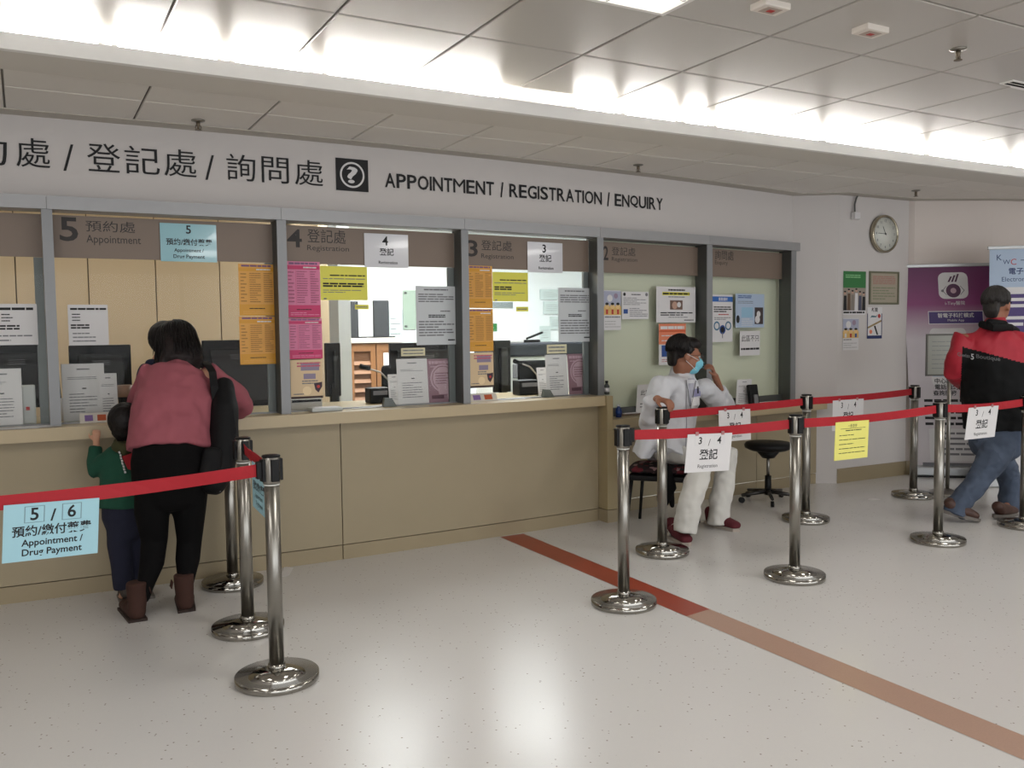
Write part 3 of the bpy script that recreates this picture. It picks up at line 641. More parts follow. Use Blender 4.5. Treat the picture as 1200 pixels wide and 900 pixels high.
s = wsheet(337.5, 373, 377, 421); pricelist(s, MAG, PNK); s.done('price_list', PNK, None, 'pink price list at the left side of the pink-list window, lower one', 'poster', 'price lists on the glass')
s = wsheet(547.5, 311, 576.5, 361); pricelist(s, ORG, MATS['poster_orange_mid']); s.done('price_list', MATS['poster_orange_mid'], None, 'orange price list at the left side of the copier window, upper one', 'poster', 'price lists on the glass')
s = wsheet(548, 362, 577.5, 412); pricelist(s, ORG, MATS['poster_orange_mid']); s.done('price_list', MATS['poster_orange_mid'], None, 'orange price list at the left side of the copier window, lower one', 'poster', 'price lists on the glass')
def tanposter(s):
    v = mat('print_violet_grey', (140, 128, 150), .6); s.rect(.32, .72, .9, .92, v); s.lines(.2, .8, .95, .95, 2, mat('print_deep_pink', (190, 90, 110), .6), .5, False); s.rect(.4, .5, .78, .64, v); s.lines(.35, .36, .85, .48, 2, INKG, .5)
    s.poly([(.72, .38), (.98, .42), (.98, .30), (.86, .14), (.76, .22)], mat('print_dark_plum', (56, 34, 50), .6)); s.disc(.86, .3, .05, RED, 10); s.rect(.0, 0, 1, .06, mat('print_dark_brown', (60, 42, 38), .6)); s.lines(.08, .1, .4, .14, 1, INKG, .7, False); s.disc(.5, .2, .14, mat('poster_cream', (232, 208, 168), .6), 14)
s = wsheet(340, 422, 377.5, 468); tanposter(s); s.done('poster', TAN, None, 'tan health poster below the pink lists in the pink-list window', 'poster', 'tan health posters')
s = wsheet(549.5, 413.5, 578, 455); tanposter(s); s.done('poster', TAN, None, 'tan health poster below the orange lists in the copier window', 'poster', 'tan health posters')
def yellownote(s): s.lines(.2, .7, .95, .76, 1, INK, .6, False); s.lines(.05, .60, .95, .66, 1, INKG, .4, False); s.lines(.05, .38, .92, .52, 2, INK, .7); s.lines(.05, .2, .9, .32, 2, INKG, .35); s.rect(.06, .02, .12, .06, INKG)
s = wsheet(375, 311.5, 430, 351.5); yellownote(s); s.done('notice', YEL, None, 'bright yellow notice at the top of the pink-list window', 'notice', NG)
s = wsheet(577, 318.5, 618.5, 353); yellownote(s); s.done('notice', YEL, None, 'bright yellow notice at the top of the copier window', 'notice', NG)
s = wsheet(416, 357, 432, 362.5); s.lines(.1, .3, .9, .7, 1, INKG, .5, False); s.done('label_strip', YEL, None, 'small yellow strip stuck under the yellow notice of the pink-list window', 'notice')
s = wsheet(605, 359.5, 619, 365); s.lines(.1, .3, .9, .7, 1, INKG, .5, False); s.done('label_strip', YEL, None, 'small yellow strip stuck under the yellow notice of the copier window', 'notice')
NGREY = mat('paper_cool_white', (200, 204, 206), .5)
def longnote(s): s.lines(.2, .92, .8, .96, 1, INKG, .6, False); s.lines(.06, .72, .94, .88, 4, INKG, .5); s.lines(.6, .55, .85, .6, 1, INKG, .4, False); s.lines(.3, .46, .72, .52, 2, INK, .6, False); s.lines(.06, .14, .94, .42, 6, INKG, .45); s.lines(.78, .06, .95, .1, 1, INK, .6, False)
s = wsheet(487, 335, 534, 404.5); longnote(s); s.done('notice', NGREY, None, 'tall grey-white notice on the glass of the pink-list window', 'notice', NG)
s = wsheet(654, 337, 692, 401); longnote(s); s.done('notice', NGREY, None, 'tall grey-white notice on the glass of the copier window', 'notice', NG)
# cards standing on the counter behind the glass
def standing(x0, y0, x1, y1, paper, label, draw, dy=GD+.03, nm='counter_notice', zb=.959):
    tl = atw(x0, y0, dy); bl = atw(x0, y1, dy); tr = atw(x1, y0, dy); bl.z = zb; bl.x = tl.x; bl.y = tl.y; tr.z = tl.z
    tl = tl+V3((0, .03, 0)); tr = tr+V3((0, .03, 0)); s = Sheet(tl, tr, bl); draw(s); r = s.done(nm, paper, None, label, 'notice', 'notices standing on the counter')
    f = MB(); q = [s.P(0, 0), s.P(1, 0)]; d = V3((0, .06, 0)); f.add([q[0]+s.n*.002, q[1]+s.n*.002, q[1]+d, q[0]+d]+[v+V3((0, 0, .004)) for v in (q[0]+s.n*.002, q[1]+s.n*.002, q[1]+d, q[0]+d)], [(3, 2, 1, 0), (4, 5, 6, 7), (0, 1, 5, 4), (1, 2, 6, 5), (2, 3, 7, 6), (3, 0, 4, 7)]); f.build('holder_foot', ACRYL, r); return r
def form(s): s.lines(.35, .88, .65, .93, 1, INKG, .5, False); s.lines(.12, .72, .85, .78, 2, INKG, .35); s.rect(.46, .56, .56, .58, INK); s.lines(.15, .14, .8, .5, 7, INKG, .3)
standing(-24, 433, 24.5, 499, WHITE, 'white printed sheet standing at the foot of the leftmost window', form)
standing(72, 427, 122, 490, WHITE, 'white printed sheet standing at the left foot of the woman\'s window', form, dy=GD+.11)
standing(116, 438, 137, 478, WHITE, 'narrow white form standing beside the larger sheet in the woman\'s window', form, dy=GD+.02)
standing(466, 421, 502, 474, WHITE, 'white printed sheet standing at the foot of the pink-list window', form)
standing(456, 439, 470, 474, WHITE, 'narrow white form partly hidden at the foot of the pink-list window', form, dy=GD+.12)
standing(631, 431, 643, 465, WHITE, 'narrow white form partly hidden at the foot of the copier window', form, dy=GD+.12)
standing(641, 416, 666, 465, WHITE, 'white printed sheet standing at the foot of the copier window', form)
def mauve(s):
    s.lines(.06, .88, .94, .96, 1, PURL, .8, False); s.lines(.1, .8, .9, .85, 1, PURL, .5, False); s.disc(.5, .56, .42, PURL, 24); s.disc(.5, .56, .37, PUR, 24); s.disc(.5, .56, .34, PURL, 24); s.lines(.25, .42, .75, .7, 5, PUR, .5); s.poly([(.3, .36), (.7, .36), (.66, .2), (.34, .2)], PURL); s.rect(.62, .08, .9, .3, PURL); s.disc(.76, .26, .08, PUR, 12); s.rect(.1, .1, .5, .18, mat('print_dark_mauve', (92, 60, 72), .6))
standing(502, 421, 537.5, 473, PUR, 'mauve poster with a round drawing at the right foot of the pink-list window', mauve, nm='counter_poster')
standing(667, 415, 695, 464.5, PUR, 'mauve poster with a round drawing at the right foot of the copier window', mauve, nm='counter_poster')
def plate(s): s.lines(.08, .55, .92, .85, 1, INKG, .6, False); s.lines(.08, .15, .92, .45, 1, INKG, .5, False)
for (x0, y0, x1, y1, w_) in ((470, 408, 498, 417.5, 'the pink-list window'), (641, 404, 664, 414.5, 'the copier window')):
    s = wsheet(x0, y0, x1, y1, dy=GD+.06); plate(s); s.done('name_plate', mat('plate_cream', (214, 204, 168), .5), None, 'cream plate with small print in '+w_, 'plate')
# calling-button cards with a violet and an orange square
def buttons(x0, y0, x1, y1, dy, lab, zb=.959):
    tl = atw(x0, y0, dy); tr = atw(x1, y0, dy); bl = atw(x0, y1, dy); bl.z = zb; bl.x = tl.x; bl.y = tl.y; tl = V3((bl.x, bl.y+.03, zb+.055)); tr = V3((tr.x, tr.y+.03, zb+.055)); s = Sheet(tl, tr, bl, .01)
    s.rect(.16, .2, .42, .8, mat('print_lilac', (132, 104, 160), .5)); s.rect(.56, .2, .84, .8, mat('print_rust', (186, 86, 48), .5)); s.done('picture_card', mat('card_ivory', (212, 206, 196), .5), None, lab, 'card')
buttons(93, 479, 130, 493, GD-.04, 'small tilted card with violet and orange squares in the woman\'s window'); buttons(550, 457, 583, 471, GD-.03, 'small tilted card with violet and orange squares in the copier window')

# the window behind the seated man and 1 (on the glass)
def cartoon(s):
    s.rect(0, .38, 1, .98, mat('poster_sky', (166, 170, 190), .5)); s.disc(.35, .8, .16, WHITE, 14); s.disc(.7, .86, .12, mat('print_mauve_cloud', (150, 130, 150), .5), 14); s.rect(0, .38, 1, .6, mat('poster_sand', (214, 176, 104), .5))
    for u in (.18, .5, .82): s.disc(u, .6, .13, mat('print_face', (226, 190, 130), .5), 14); s.disc(u, .66, .1, INK, 12, .035); s.rect(u-.06, .4, u+.06, .52, random.choice((BLUE, RED, WHITE)))
    s.lines(.05, .3, .95, .36, 1, INKG, .5); s.lines(.05, .05, .95, .25, 3, mat('print_faint', (170, 168, 166), .6), .3)
s = wsheet(707.5, 340, 727.5, 387); cartoon(s); s.done('poster', WHITE, None, 'small cartoon poster at the left side of the window behind the seated man', 'poster')
s = wsheet(728.5, 341.5, 760, 374); s.lines(.35, .86, .7, .93, 1, INK, .5, False); s.disc(.1, .9, .05, INK, 10); s.disc(.92, .9, .05, INKG, 10); s.lines(.06, .5, .95, .8, 5, INKG, .35); s.rect(.06, .2, .22, .36, BLUE); s.lines(.28, .08, .95, .42, 5, INKG, .35)
s.done('notice', WHITE, None, 'white notice with a small blue square in the window behind the seated man', 'notice', NG)
s = wsheet(769, 335.5, 815, 378, y0r=338); s.lines(.3, .88, .72, .94, 1, INK, .7, False); s.rect(.15, .76, .85, .85, mat('highlighter', (226, 220, 60), .5)); s.lines(.16, .775, .84, .835, 1, INK, .8, False); s.lines(.3, .69, .72, .74, 1, INKG, .5, False); s.rect(.34, .36, .66, .62, mat('photo_brown', (110, 84, 72), .5)); s.disc(.46, .48, .07, mat('photo_face', (188, 150, 130), .5), 12); s.disc(.57, .5, .05, WHITE, 12); s.lines(.1, .18, .92, .3, 2, INK, .5); s.lines(.3, .12, .8, .17, 1, INKG, .4); s.lines(.7, .04, .95, .09, 1, INK, .5, False)
s.done('notice', WHITE, None, 'white notice with a photo and a highlighted line in the window behind the seated man', 'notice', NG)
s = wsheet(772, 379.5, 803.5, 428, y0r=380.5); s.rect(0, .5, 1, 1, SALM); s.lines(.06, .86, .94, .95, 1, WHITE, .8, False); s.rect(0, .8, 1, .84, mat('poster_rust', (196, 84, 44), .5)); s.lines(.1, .68, .9, .74, 1, WHITE, .4); s.lines(.1, .56, .9, .62, 1, WHITE, .4); s.rect(.1, .2, .62, .48, BLUE); s.lines(.3, .26, .6, .42, 2, WHITE, .4, False); s.lines(.1, .06, .9, .15, 2, RED, .3)
s.done('poster', WHITE, None, 'orange and white poster behind the seated man\'s head', 'poster')
s = wsheet(834.5, 345, 858.5, 401); s.rect(0, .85, 1, .96, mat('print_bright_blue', (44, 100, 176), .5)); s.text('重要通知', .2, .87, .85, .94, WHITE, True); s.lines(.08, .62, .95, .76, 3, INK, .5); s.lines(.3, .56, .8, .6, 1, RED, .5, False); s.lines(.1, .46, .9, .53, 2, INKG, .4)
for u, v in ((.22, .34), (.78, .34), (.5, .26)): s.disc(u, v, .15, TEAL if v > .3 else BLUE, 14); s.disc(u, v, .1, WHITE if v > .3 else INK, 12)
s.rect(.48, .08, .52, .2, INKG); s.done('poster', WHITE, None, 'narrow white poster with a blue heading in the rightmost window', 'poster')
s = wsheet(862, 344, 895.5, 384, y0r=346); s.lines(.08, .86, .94, .96, 2, BLUE, .5); s.lines(.08, .7, .6, .8, 2, INKG, .3); s.rect(.2, .3, .6, .6, mat('print_pale_cyan', (150, 190, 214), .5)); s.rect(.66, .1, .96, .6, mat('photo_dark', (66, 54, 54), .5)); s.disc(.8, .4, .07, WHITE, 10); s.disc(.76, .24, .09, WHITE, 10); s.disc(.08, .25, .06, INK, 10, .12); s.lines(.2, .04, .6, .28, 4, WHITE, .35)
s.done('poster', LBLUE, None, 'pale blue illustrated poster in the rightmost window', 'poster')
s = wsheet(867, 388, 890.5, 417, y0r=389); s.text('此區不只', .08, .56, .95, .84, INK); s.lines(.06, .22, .96, .32, 1, INK, .8, False); s.done('notice', WHITE, None, 'white handwritten-style notice in the rightmost window', 'notice', NG)
# on the low desk
def leaf(px0, py0, px1, py1, zt, y, label, nm='desk_notice', paper=WHITE, draw=None):
    tl = aty(px0, py0, y+.04); tr = aty(px1, py0, y+.04); bl = aty(px0-2, py1, y); bl.z = .776; tr.z = tl.z; s = Sheet(tl, tr, bl); (draw or form)(s); return s.done(nm, paper, None, label, 'notice', 'notices standing on the low desk')
leaf(747, 451, 768, 487, 0, 5.60, 'white notice standing on the low desk behind the seated man\'s arm', draw=lambda s: (s.text('此窗', .2, .62, .7, .84, INK), s.lines(.2, .2, .8, .4, 2, INKG, .4)))
leaf(864, 445, 881, 470, 0, 5.66, 'white leaflet leaning on the low desk beside the card reader')
p = aty(884, 468, 5.60); r = thing('card_reader', (p.x, p.y, .775), 'black card reader standing upright on the low desk', 'card reader')
M = Matrix.Translation((p.x, p.y, .776))@Matrix.Rotation(radians(-10), 4, 'X')
MB().rbox(-.05, .05, -.02, .02, 0, .19, .008, 0, M).build('body', BLACK, r); MB().rbox(-.02, .026, -.035, -.018, .01, .1, .006, 0, M).build('handset', mat('grey_plastic', (120, 120, 122), .4), r)
p = aty(906, 467, 5.62); r = thing('paper_stack', (p.x, p.y, .775), 'loose pile of papers at the right end of the low desk', 'papers', 'papers on the low desk')
for k in range(4):
    M = Matrix.Translation((p.x, p.y, .776+k*.006))@Matrix.Rotation(radians(random.uniform(-12, 12)), 4, 'Z'); MB().box(-.14, .14, -.08, .08, 0, .005, 0, M).build('sheet', WHITE if k % 2 else TAN, r)
p = aty(857, 469, 5.60); r = thing('desk_phone', (p.x, p.y, .775), 'low black device lying on the low desk left of the leaflet', 'device')
MB().rbox(p.x-.11, p.x+.06, p.y-.05, p.y+.05, .776, .806, .008).build('body', BLACK, r); MB().box(p.x-.08, p.x, p.y-.03, p.y+.02, .8055, .81).build('keypad', INKG, r)
def bottle(px, py, z, y, h, rr, cols, label):
    p = aty(px, py, y); r = thing('bottle', (p.x, p.y, z), label, 'bottle'); x, yy = p.x, p.y
    MB().lathe([(rr*.9, z), (rr, z+.006), (rr, z+h*.62), (rr*.5, z+h*.78), (rr*.42, z+h*.86)], c=(x, yy), n=20).build('body', cols[0], r); MB().lathe([(rr*.55, z+h*.85), (rr*.55, z+h)], c=(x, yy), n=16).build('cap', cols[1], r); MB().lathe([(rr*1.02, z+h*.2), (rr*1.02, z+h*.5)], c=(x, yy), n=20).build('label_band', cols[2], r)
bottle(711, 463, .959, wy(3.9, .02), .105, .022, (mat('bottle_smoke', (70, 74, 72), .2), BLACK, WHITE), 'small clear bottle with black cap at the end of the high counter')
bottle(725, 489, .776, 5.52, .1, .024, (mat('bottle_blue', (34, 56, 118), .3), WHITE, BLUE), 'small blue bottle with white cap on the low desk')
p = aty(738, 482, 5.62); r = thing('tray', (p.x, p.y, .775), 'shallow tray of slips beside the blue bottle', 'tray'); MB().rbox(p.x-.1, p.x+.12, p.y-.05, p.y+.05, .776, .79, .003).build('body', mat('tray_brown', (110, 92, 76), .5), r); MB().box(p.x-.08, p.x+.1, p.y-.04, p.y+.04, .79, .795).build('slips', WHITE, r)

# ================================================================== STAFF SIDE
DZ = .95
desk = MB(); bowed(desk, -3.5, 3.82, .76, 1.25, .70, .73, 16); o = desk.build('staff_desk', mat('desk_cream', (222, 212, 188), .5)); tag(o, 'pale staff desk running behind the counter glass', 'desk')
def monitor(px0, py0, px1, py1, dy, label, stand=True, off=0, nm='monitor', back=True, zdesk=.73, rot=0):
    tl = atw(px0, py0, dy); tr = atw(px1, py0, dy); bl = atw(px0, py1, dy); w = tr.x-tl.x; c = V3(((tl.x+tr.x)/2, tl.y, 0)); zt, zb = tl.z, bl.z
    r = thing(nm, (c.x, c.y, zdesk), label, 'monitor', 'computer monitors behind the glass'); M = Matrix.Translation(c)@Matrix.Rotation(rot, 4, 'Z')
    MB().rbox(-w/2, w/2, -.02, .02, zb, zt, .006, 0, M).build('casing', BLACK, r)
    MB().rbox(-w/2+.05, w/2-.05, -.045, -.018, zb+.06, zt-.06, .01, 0, M).build('back_shell', mat('black_shell', (18, 19, 20), .5), r)
    mm = MB()
    for k in range(3): mm.box(-w*.14, w*.14, -.047, -.044, zt-.1-.012*k, zt-.104-.012*k, 0, M)
    mm.build('vent_slots', INKG, r)
    MB().box(-.03, .03, -.035, .0, zdesk+.01, zb+.1, 0, M).build('neck', BLACK, r); MB().rbox(-.11, .11, -.08, .08, zdesk, zdesk+.012, .004, 0, M).build('foot', BLACK, r)
    return r
monitor(-18, 403, 54, 480, .80, 'wide black monitor back behind the leftmost window')
monitor(80, 405, 153, 470, .85, 'black monitor back at the left of the woman\'s window behind the paper sheets')
monitor(236, 399, 322, 483, .80, 'large black monitor back to the right of the woman')
monitor(380, 402, 398, 465, .95, 'narrow-looking black monitor at the left of the pink-list window', rot=.2)
monitor(456, 402, 532, 432, 1.0, 'black monitor behind the standing sheet in the pink-list window')
monitor(577, 399, 597, 460, .95, 'tall black screen at the left of the copier window', rot=.15)
# cream cupboards behind windows 6 and 5
cup = thing('cupboard_row', (0, 7.6, 0), 'tall cream cupboards across the office behind the woman\'s window', 'cupboard')
xs_ = [-2.6, -1.95, -1.3]; 
dx = [aty(p, 340, 7.5).x for p in (-60, 19, 104, 183, 258)]
st_ = dx[3]-dx[2]; edges = [dx[1]-3*st_, dx[1]-2*st_, dx[1]-st_, dx[1], dx[2], dx[3], dx[4], dx[4]+st_*.95]
for k in range(len(edges)-1):
    MB().rbox(edges[k]+.004, edges[k+1]-.004, 7.5, 7.52, .03, 2.55, .002).build('door', CREAM, cup)
    MB().rbox(edges[k+1]-.05, edges[k+1]-.035, 7.48, 7.5, 1.0, 1.12, .003).build('handle', STEEL, cup)
MB().box(edges[0], edges[-1], 7.521, 8.0, 0, 2.6).build('carcass', mat('cupboard_shadow', (120, 104, 84), .7), cup)  # darker brown body, shows in the joints between the cream doors
# office partition, white column
xc = aty(376, 400, 7.3).x
MB().box(xc, xc+.09, 7.3, 8.99, 0, 2.655).build('partition', CREAM, None, 'structure'); xw = aty(393, 400, 7.0).x; xw2 = aty(407, 400, 7.0).x
MB().box(xw, xw2, 6.9, 7.15, 0, 2.655).build('column', OFFW, None, 'structure')
bp_ = bpy.data.objects['partition']; bp_.name = 'wall_partition'; bpy.data.objects['column'].name = 'trim_column'
# louvred wooden cupboard with two monitors on top (the pink-list window)
yl_ = 8.3; WOOD = mat('teak_wood', (140, 98, 62), .5, noise=.15, scale=14)
a = aty(408, 400, yl_); b = aty(472, 404, yl_); zt = a.z; r = thing('louvred_cupboard', ((a.x+b.x)/2, yl_, 0), 'brown wooden cupboard with louvred doors seen through the pink-list window', 'cupboard')
MB().rbox(a.x-.02, b.x+.05, yl_-.03, yl_+.45, zt-.02, zt+.03, .004).build('top', mat('cupboard_top', (212, 206, 196), .5), r)
MB().box(a.x, b.x, yl_+.02, yl_+.42, 0, zt-.02).build('carcass', mat('teak_dark', (92, 58, 30), .6), r); wd_ = (b.x-a.x)/2
for k in range(2):
    x0 = a.x+k*wd_+.006; x1 = a.x+(k+1)*wd_-.006; d = MB()
    d.box(x0, x0+.05, yl_, yl_+.02, .08, zt-.03); d.box(x1-.05, x1, yl_, yl_+.02, .08, zt-.03); d.box(x0+.05, x1-.05, yl_, yl_+.02, .08, .14); d.box(x0+.05, x1-.05, yl_, yl_+.02, zt-.1, zt-.03); dd = d.build('door', WOOD, r)
    if k == 0:
        for q in range(12):
            z = .17+q*(zt-.3)/12; M = Matrix.Translation(((x0+x1)/2, yl_+.01, z))@Matrix.Rotation(radians(-35), 4, 'X'); MB().box(-(x1-x0)/2+.05, (x1-x0)/2-.05, -.003, .003, -.022, .022, 0, M).build('slat', WOOD, dd)
    else:
        MB().box(x0+.05, x1-.05, yl_+.005, yl_+.015, .14, zt-.1).build('panel', WOOD, dd); MB().box(x0+.07, x1-.09, yl_-.002, yl_+.004, zt-.5, zt-.12).build('pinned_sheet', WHITE, dd)
def bmon(px0, py0, px1, py1, y, z0, lab, rot):
    tl = aty(px0, py0, y); tr = aty(px1, py0, y); c = V3(((tl.x+tr.x)/2, y, 0)); w = (tr.x-tl.x); zb = aty(px0, py1, y).z; r = thing('monitor', (c.x, y, z0), lab, 'monitor', 'computer monitors behind the glass'); M = Matrix.Translation(c)@Matrix.Rotation(rot, 4, 'Z')
    MB().rbox(-w/2, w/2, -.02, .02, zb, tl.z, .006, 0, M).build('casing', mat('monitor_grey', (44, 47, 51), .5), r); MB().box(-.02, .02, .0, .03, z0, zb+.1, 0, M).build('neck', BLACK, r); MB().rbox(-.12, .12, -.08, .08, z0, z0+.012, .004, 0, M).build('foot', BLACK, r)
bmon(407, 353, 419, 397, 8.42, zt+.031, 'left one of the two monitors on the wooden cupboard', 0); bmon(437, 352, 455, 395, 8.5, zt+.031, 'right one of the two monitors on the wooden cupboard', 0)
# papers and holders on the back wall
yb_ = 8.985; bws = [(472, 340, 487, 386, 'box_file', mat('file_green_grey', (150, 168, 154), .5), 'tall green-grey file rack on the office wall, seen through the pink-list window'), (455, 363, 471, 402, 'pinned_paper', mat('paper_cyan', (194, 208, 207), .6), 'pale cyan sheet pinned on the office wall beside the cupboard monitors'),
  (633, 339, 656, 351, 'pinned_paper', mat('paper_cyan', (194, 208, 207), .6), 'topmost pale cyan sheet on the office wall beside the notice in the copier window'), (637, 353, 658, 368, 'pinned_paper', MATS['paper_cyan'], 'second pale cyan sheet on the office wall in the copier window'), (645, 371, 660, 386, 'pinned_paper', MATS['paper_cyan'], 'third pale cyan sheet on the office wall in the copier window'), (633, 382, 645, 401, 'pinned_paper', MATS['paper_cyan'], 'lowest pale cyan sheet on the office wall in the copier window'), (577.5, 379, 582.5, 388, 'wall_switch', GREEN, 'small green sign on the office wall in the copier window'), (577, 354, 601, 360.5, 'wall_strip', mat('strip_grey', (130, 140, 140), .5), 'grey strip on the office wall under the yellow notice of the copier window')]
for (a0, b0, a1, b1, nm, m, lab) in bws:
    y = yb_ if a0 > 460 or nm == 'box_file' else 8.98
    tl = aty(a0, b0, y); tr = aty(a1, b0, y); bl = aty(a0, b1, y); tr.z = tl.z; bl.x = tl.x
    s = Sheet(tl, tr, bl, .01 if nm != 'box_file' else .0015)
    if nm == 'pinned_paper': s.lines(.15, .2, .85, .8, 4, INKG, .15)
    if nm == 'box_file': s.rect(.1, .9, .3, .95, INK); s.rect(.1, .05, .3, .1, INK)
    s.done(nm, m, None, lab, 'wall item' if nm != 'pinned_paper' else 'paper')
# big copier behind the copier window
pc = aty(612, 430, 7.4); x0 = aty(590, 430, 7.4).x; x1 = aty(683, 430, 7.4).x; zt = aty(612, 402, 7.4).z
r = thing('copier', ((x0+x1)/2, 7.6, 0), 'white office copier with black top behind the copier window', 'copier')
MB().rbox(x0, x1, 7.4, 8.0, .05, zt-.13, .02).build('body', mat('copier_white', (206, 210, 206), .5), r); MB().rbox(x0-.02, x1+.02, 7.38, 8.0, zt-.13, zt, .02).build('lid', mat('copier_dark', (38, 42, 50), .45), r)
MB().rbox(x0+.1, x0+.4, 7.38, 7.42, zt-.34, zt-.2, .01).build('tray', INKG, r); MB().rbox(x0+.12, x0+.32, 7.5, 7.7, zt, zt+.05, .01).build('document', WHITE, r)
for k in range(3): MB().rbox(x0+.05, x1-.05, 7.385, 7.41, .12+k*.17, .26+k*.17, .008).build('drawer', MATS['copier_white'], r)
q = aty(622, 398, 7.5); r = thing('stapler', (q.x, 7.5, zt), 'black stapler-like tool on the copier in the copier window', 'tool'); MB().rbox(q.x-.08, q.x+.1, 7.48, 7.52, zt+.002, zt+.03, .008).build('base', BLACK, r); M = Matrix.Translation((q.x-.05, 7.5, zt+.03))@Matrix.Rotation(radians(-18), 4, 'Y'); MB().rbox(0, .2, -.015, .015, 0, .02, .004, 0, M).build('arm', BLACK, r)
q0 = aty(672, 420, 7.0); MB()
# things on the staff desk
def deskbox(px0, py0, px1, py1, dy, m, nm, lab, cat, z0=.731, dep=.16):
    tl = atw(px0, py0, dy); tr = atw(px1, py0, dy); r = thing(nm, ((tl.x+tr.x)/2, tl.y, z0), lab, cat); MB().rbox(tl.x, tr.x, tl.y, tl.y+dep, z0, tl.z, .008).build('body', m, r); return r, tl, tr
def stand_leg(r, x, y, z0, z1): MB().box(x-.01, x+.01, y-.01, y+.01, z0, z1).build('leg', BLACK, r)
r, tl, tr = deskbox(434, 455, 457, 475, .4, BLACK, 'card_terminal', 'black boxy terminal on the counter in the pink-list window', 'terminal', .959, .12); MB().rbox(tl.x+.02, tr.x-.02, tl.y-.004, tl.y+.002, tl.z-.05, tl.z-.02, .001).build('screen', INKG, r)
r, tl, tr = deskbox(609, 446, 632, 463, .4, BLACK, 'card_terminal', 'black boxy terminal on the counter in the copier window', 'terminal', .959, .12); MB().rbox(tl.x+.02, tr.x-.02, tl.y-.004, tl.y+.002, tl.z-.05, tl.z-.02, .001).build('screen', INKG, r)
r, tl, tr = deskbox(24.5, 452, 41, 496, .2, mat('box_white', (196, 200, 198), .5), 'tissue_box', 'white carton with a red mark beside the leftmost standing sheet', 'carton', .959, .08); MB().box(tl.x+.02, tr.x-.03, tl.y-.002, tl.y, tl.z-.14, tl.z-.12).build('logo', RED, r)
def gooseneck(px, py, lab):
    p = atw(px, py, .55); r = thing('desk_microphone', (p.x, p.y, .959), lab, 'microphone'); MB().lathe([(.045, .959), (.045, .975), (.015, .985)], c=(p.x, p.y), n=20).build('base', BLACK, r)
    MB().tube([(p.x, p.y, .98), (p.x-.02, p.y, 1.1), (p.x-.1, p.y-.03, 1.17), (p.x-.2, p.y-.05, 1.2)], .006, 8).build('gooseneck', CHROME, r); MB().tube([(p.x-.19, p.y-.05, 1.198), (p.x-.26, p.y-.06, 1.22)], [.014, .018], 10).build('capsule', BLACKM, r)
gooseneck(460, 455, 'gooseneck microphone reaching left in the pink-list window'); gooseneck(632, 455, 'gooseneck microphone reaching left in the copier window')
for (px, py, lab) in ((488, 425, 'black office chair back behind the sheet in the pink-list window'), (646, 436, 'black office chair behind the sheet in the copier window')):
    p = atw(px, py, 1.25); r = thing('office_chair', (p.x, p.y, 0), lab, 'chair', 'office chairs behind the glass')
    MB().rbox(p.x-.22, p.x+.22, p.y+.2, p.y+.25, .72, 1.18, .03).build('backrest', BLACKM, r); MB().rbox(p.x-.23, p.x+.23, p.y-.22, p.y+.22, .46, .53, .03).build('seat', BLACKM, r); MB().tube([(p.x, p.y, .06), (p.x, p.y, .46)], .02, 10).build('column', BLACK, r); MB().tube([(p.x, p.y+.2, .5), (p.x, p.y+.23, .8)], .02, 8).build('back_arm', BLACK, r)
    for k in range(5): a_ = 2*pi*k/5; MB().tube([(p.x, p.y, .09), (p.x+.26*cos(a_), p.y+.26*sin(a_), .05)], .014, 8).build('leg', BLACK, r)
# trays and papers under the glass of windows 4 and 3
r, tl, tr = deskbox(340, 468.5, 378, 478, GD+.06, mat('tray_grey', (168, 164, 156), .5), 'leaflet_holder', 'grey leaflet tray under the tan poster in the pink-list window', 'tray', .959, .1); MB().box(tl.x+.01, tr.x-.01, tl.y-.003, tl.y, tl.z-.02, tl.z-.004).build('slot', BLACK, r)
p = atw(384, 481, .0); r = thing('flat_scanner', (p.x, p.y, .958), 'flat white plastic tray on the edge of the counter at the pink-list window', 'tray'); MB().rbox(p.x-.1, p.x+.1, p.y, p.y+.1, .959, .983, .006).build('body', mat('scanner_white', (186, 190, 188), .5), r); MB().rbox(p.x-.08, p.x+.08, p.y+.015, p.y+.085, .982, .986, .002).build('lid', WHITE, r)
for (px, py, lab) in ((420, 477, 'loose white papers passed through the pink-list window'), (590, 468, 'loose white papers passed through the copier window'), (20, 499.5, 'thin paper slips lying on the ledge of the leftmost window')):
    p = atw(px, py, .14 if px > 100 else .0); r = thing('paper_slips', (p.x, p.y, .9585), lab, 'papers')
    for k in range(3): M = Matrix.Translation((p.x+.05*k, p.y, .9592+k*.0015))@Matrix.Rotation(random.uniform(-.3, .3), 4, 'Z'); MB().box(-.11, .11, -.05, .05, 0, .001, 0, M).build('sheet', WHITE, r)
for (px, py, lab) in ((457, 473, 'grey acrylic wedge at the foot of the pink-list window'), (643, 465, 'grey acrylic wedge at the foot of the copier window')):
    p = atw(px, py, .09); r = thing('acrylic_wedge', (p.x, p.y, .958), lab, 'holder'); y = p.y
    MB().add([(p.x-.045, y, .959), (p.x+.05, y, .959), (p.x+.015, y, 1.015), (p.x-.035, y, 1.02)]+[(p.x-.045, y+.04, .959), (p.x+.05, y+.04, .959), (p.x+.015, y+.03, 1.015), (p.x-.035, y+.03, 1.02)], [(0, 1, 2, 3), (7, 6, 5, 4), (0, 4, 5, 1), (1, 5, 6, 2), (2, 6, 7, 3), (3, 7, 4, 0)]).build('body', mat('wedge_grey', (92, 98, 94), .3), r)
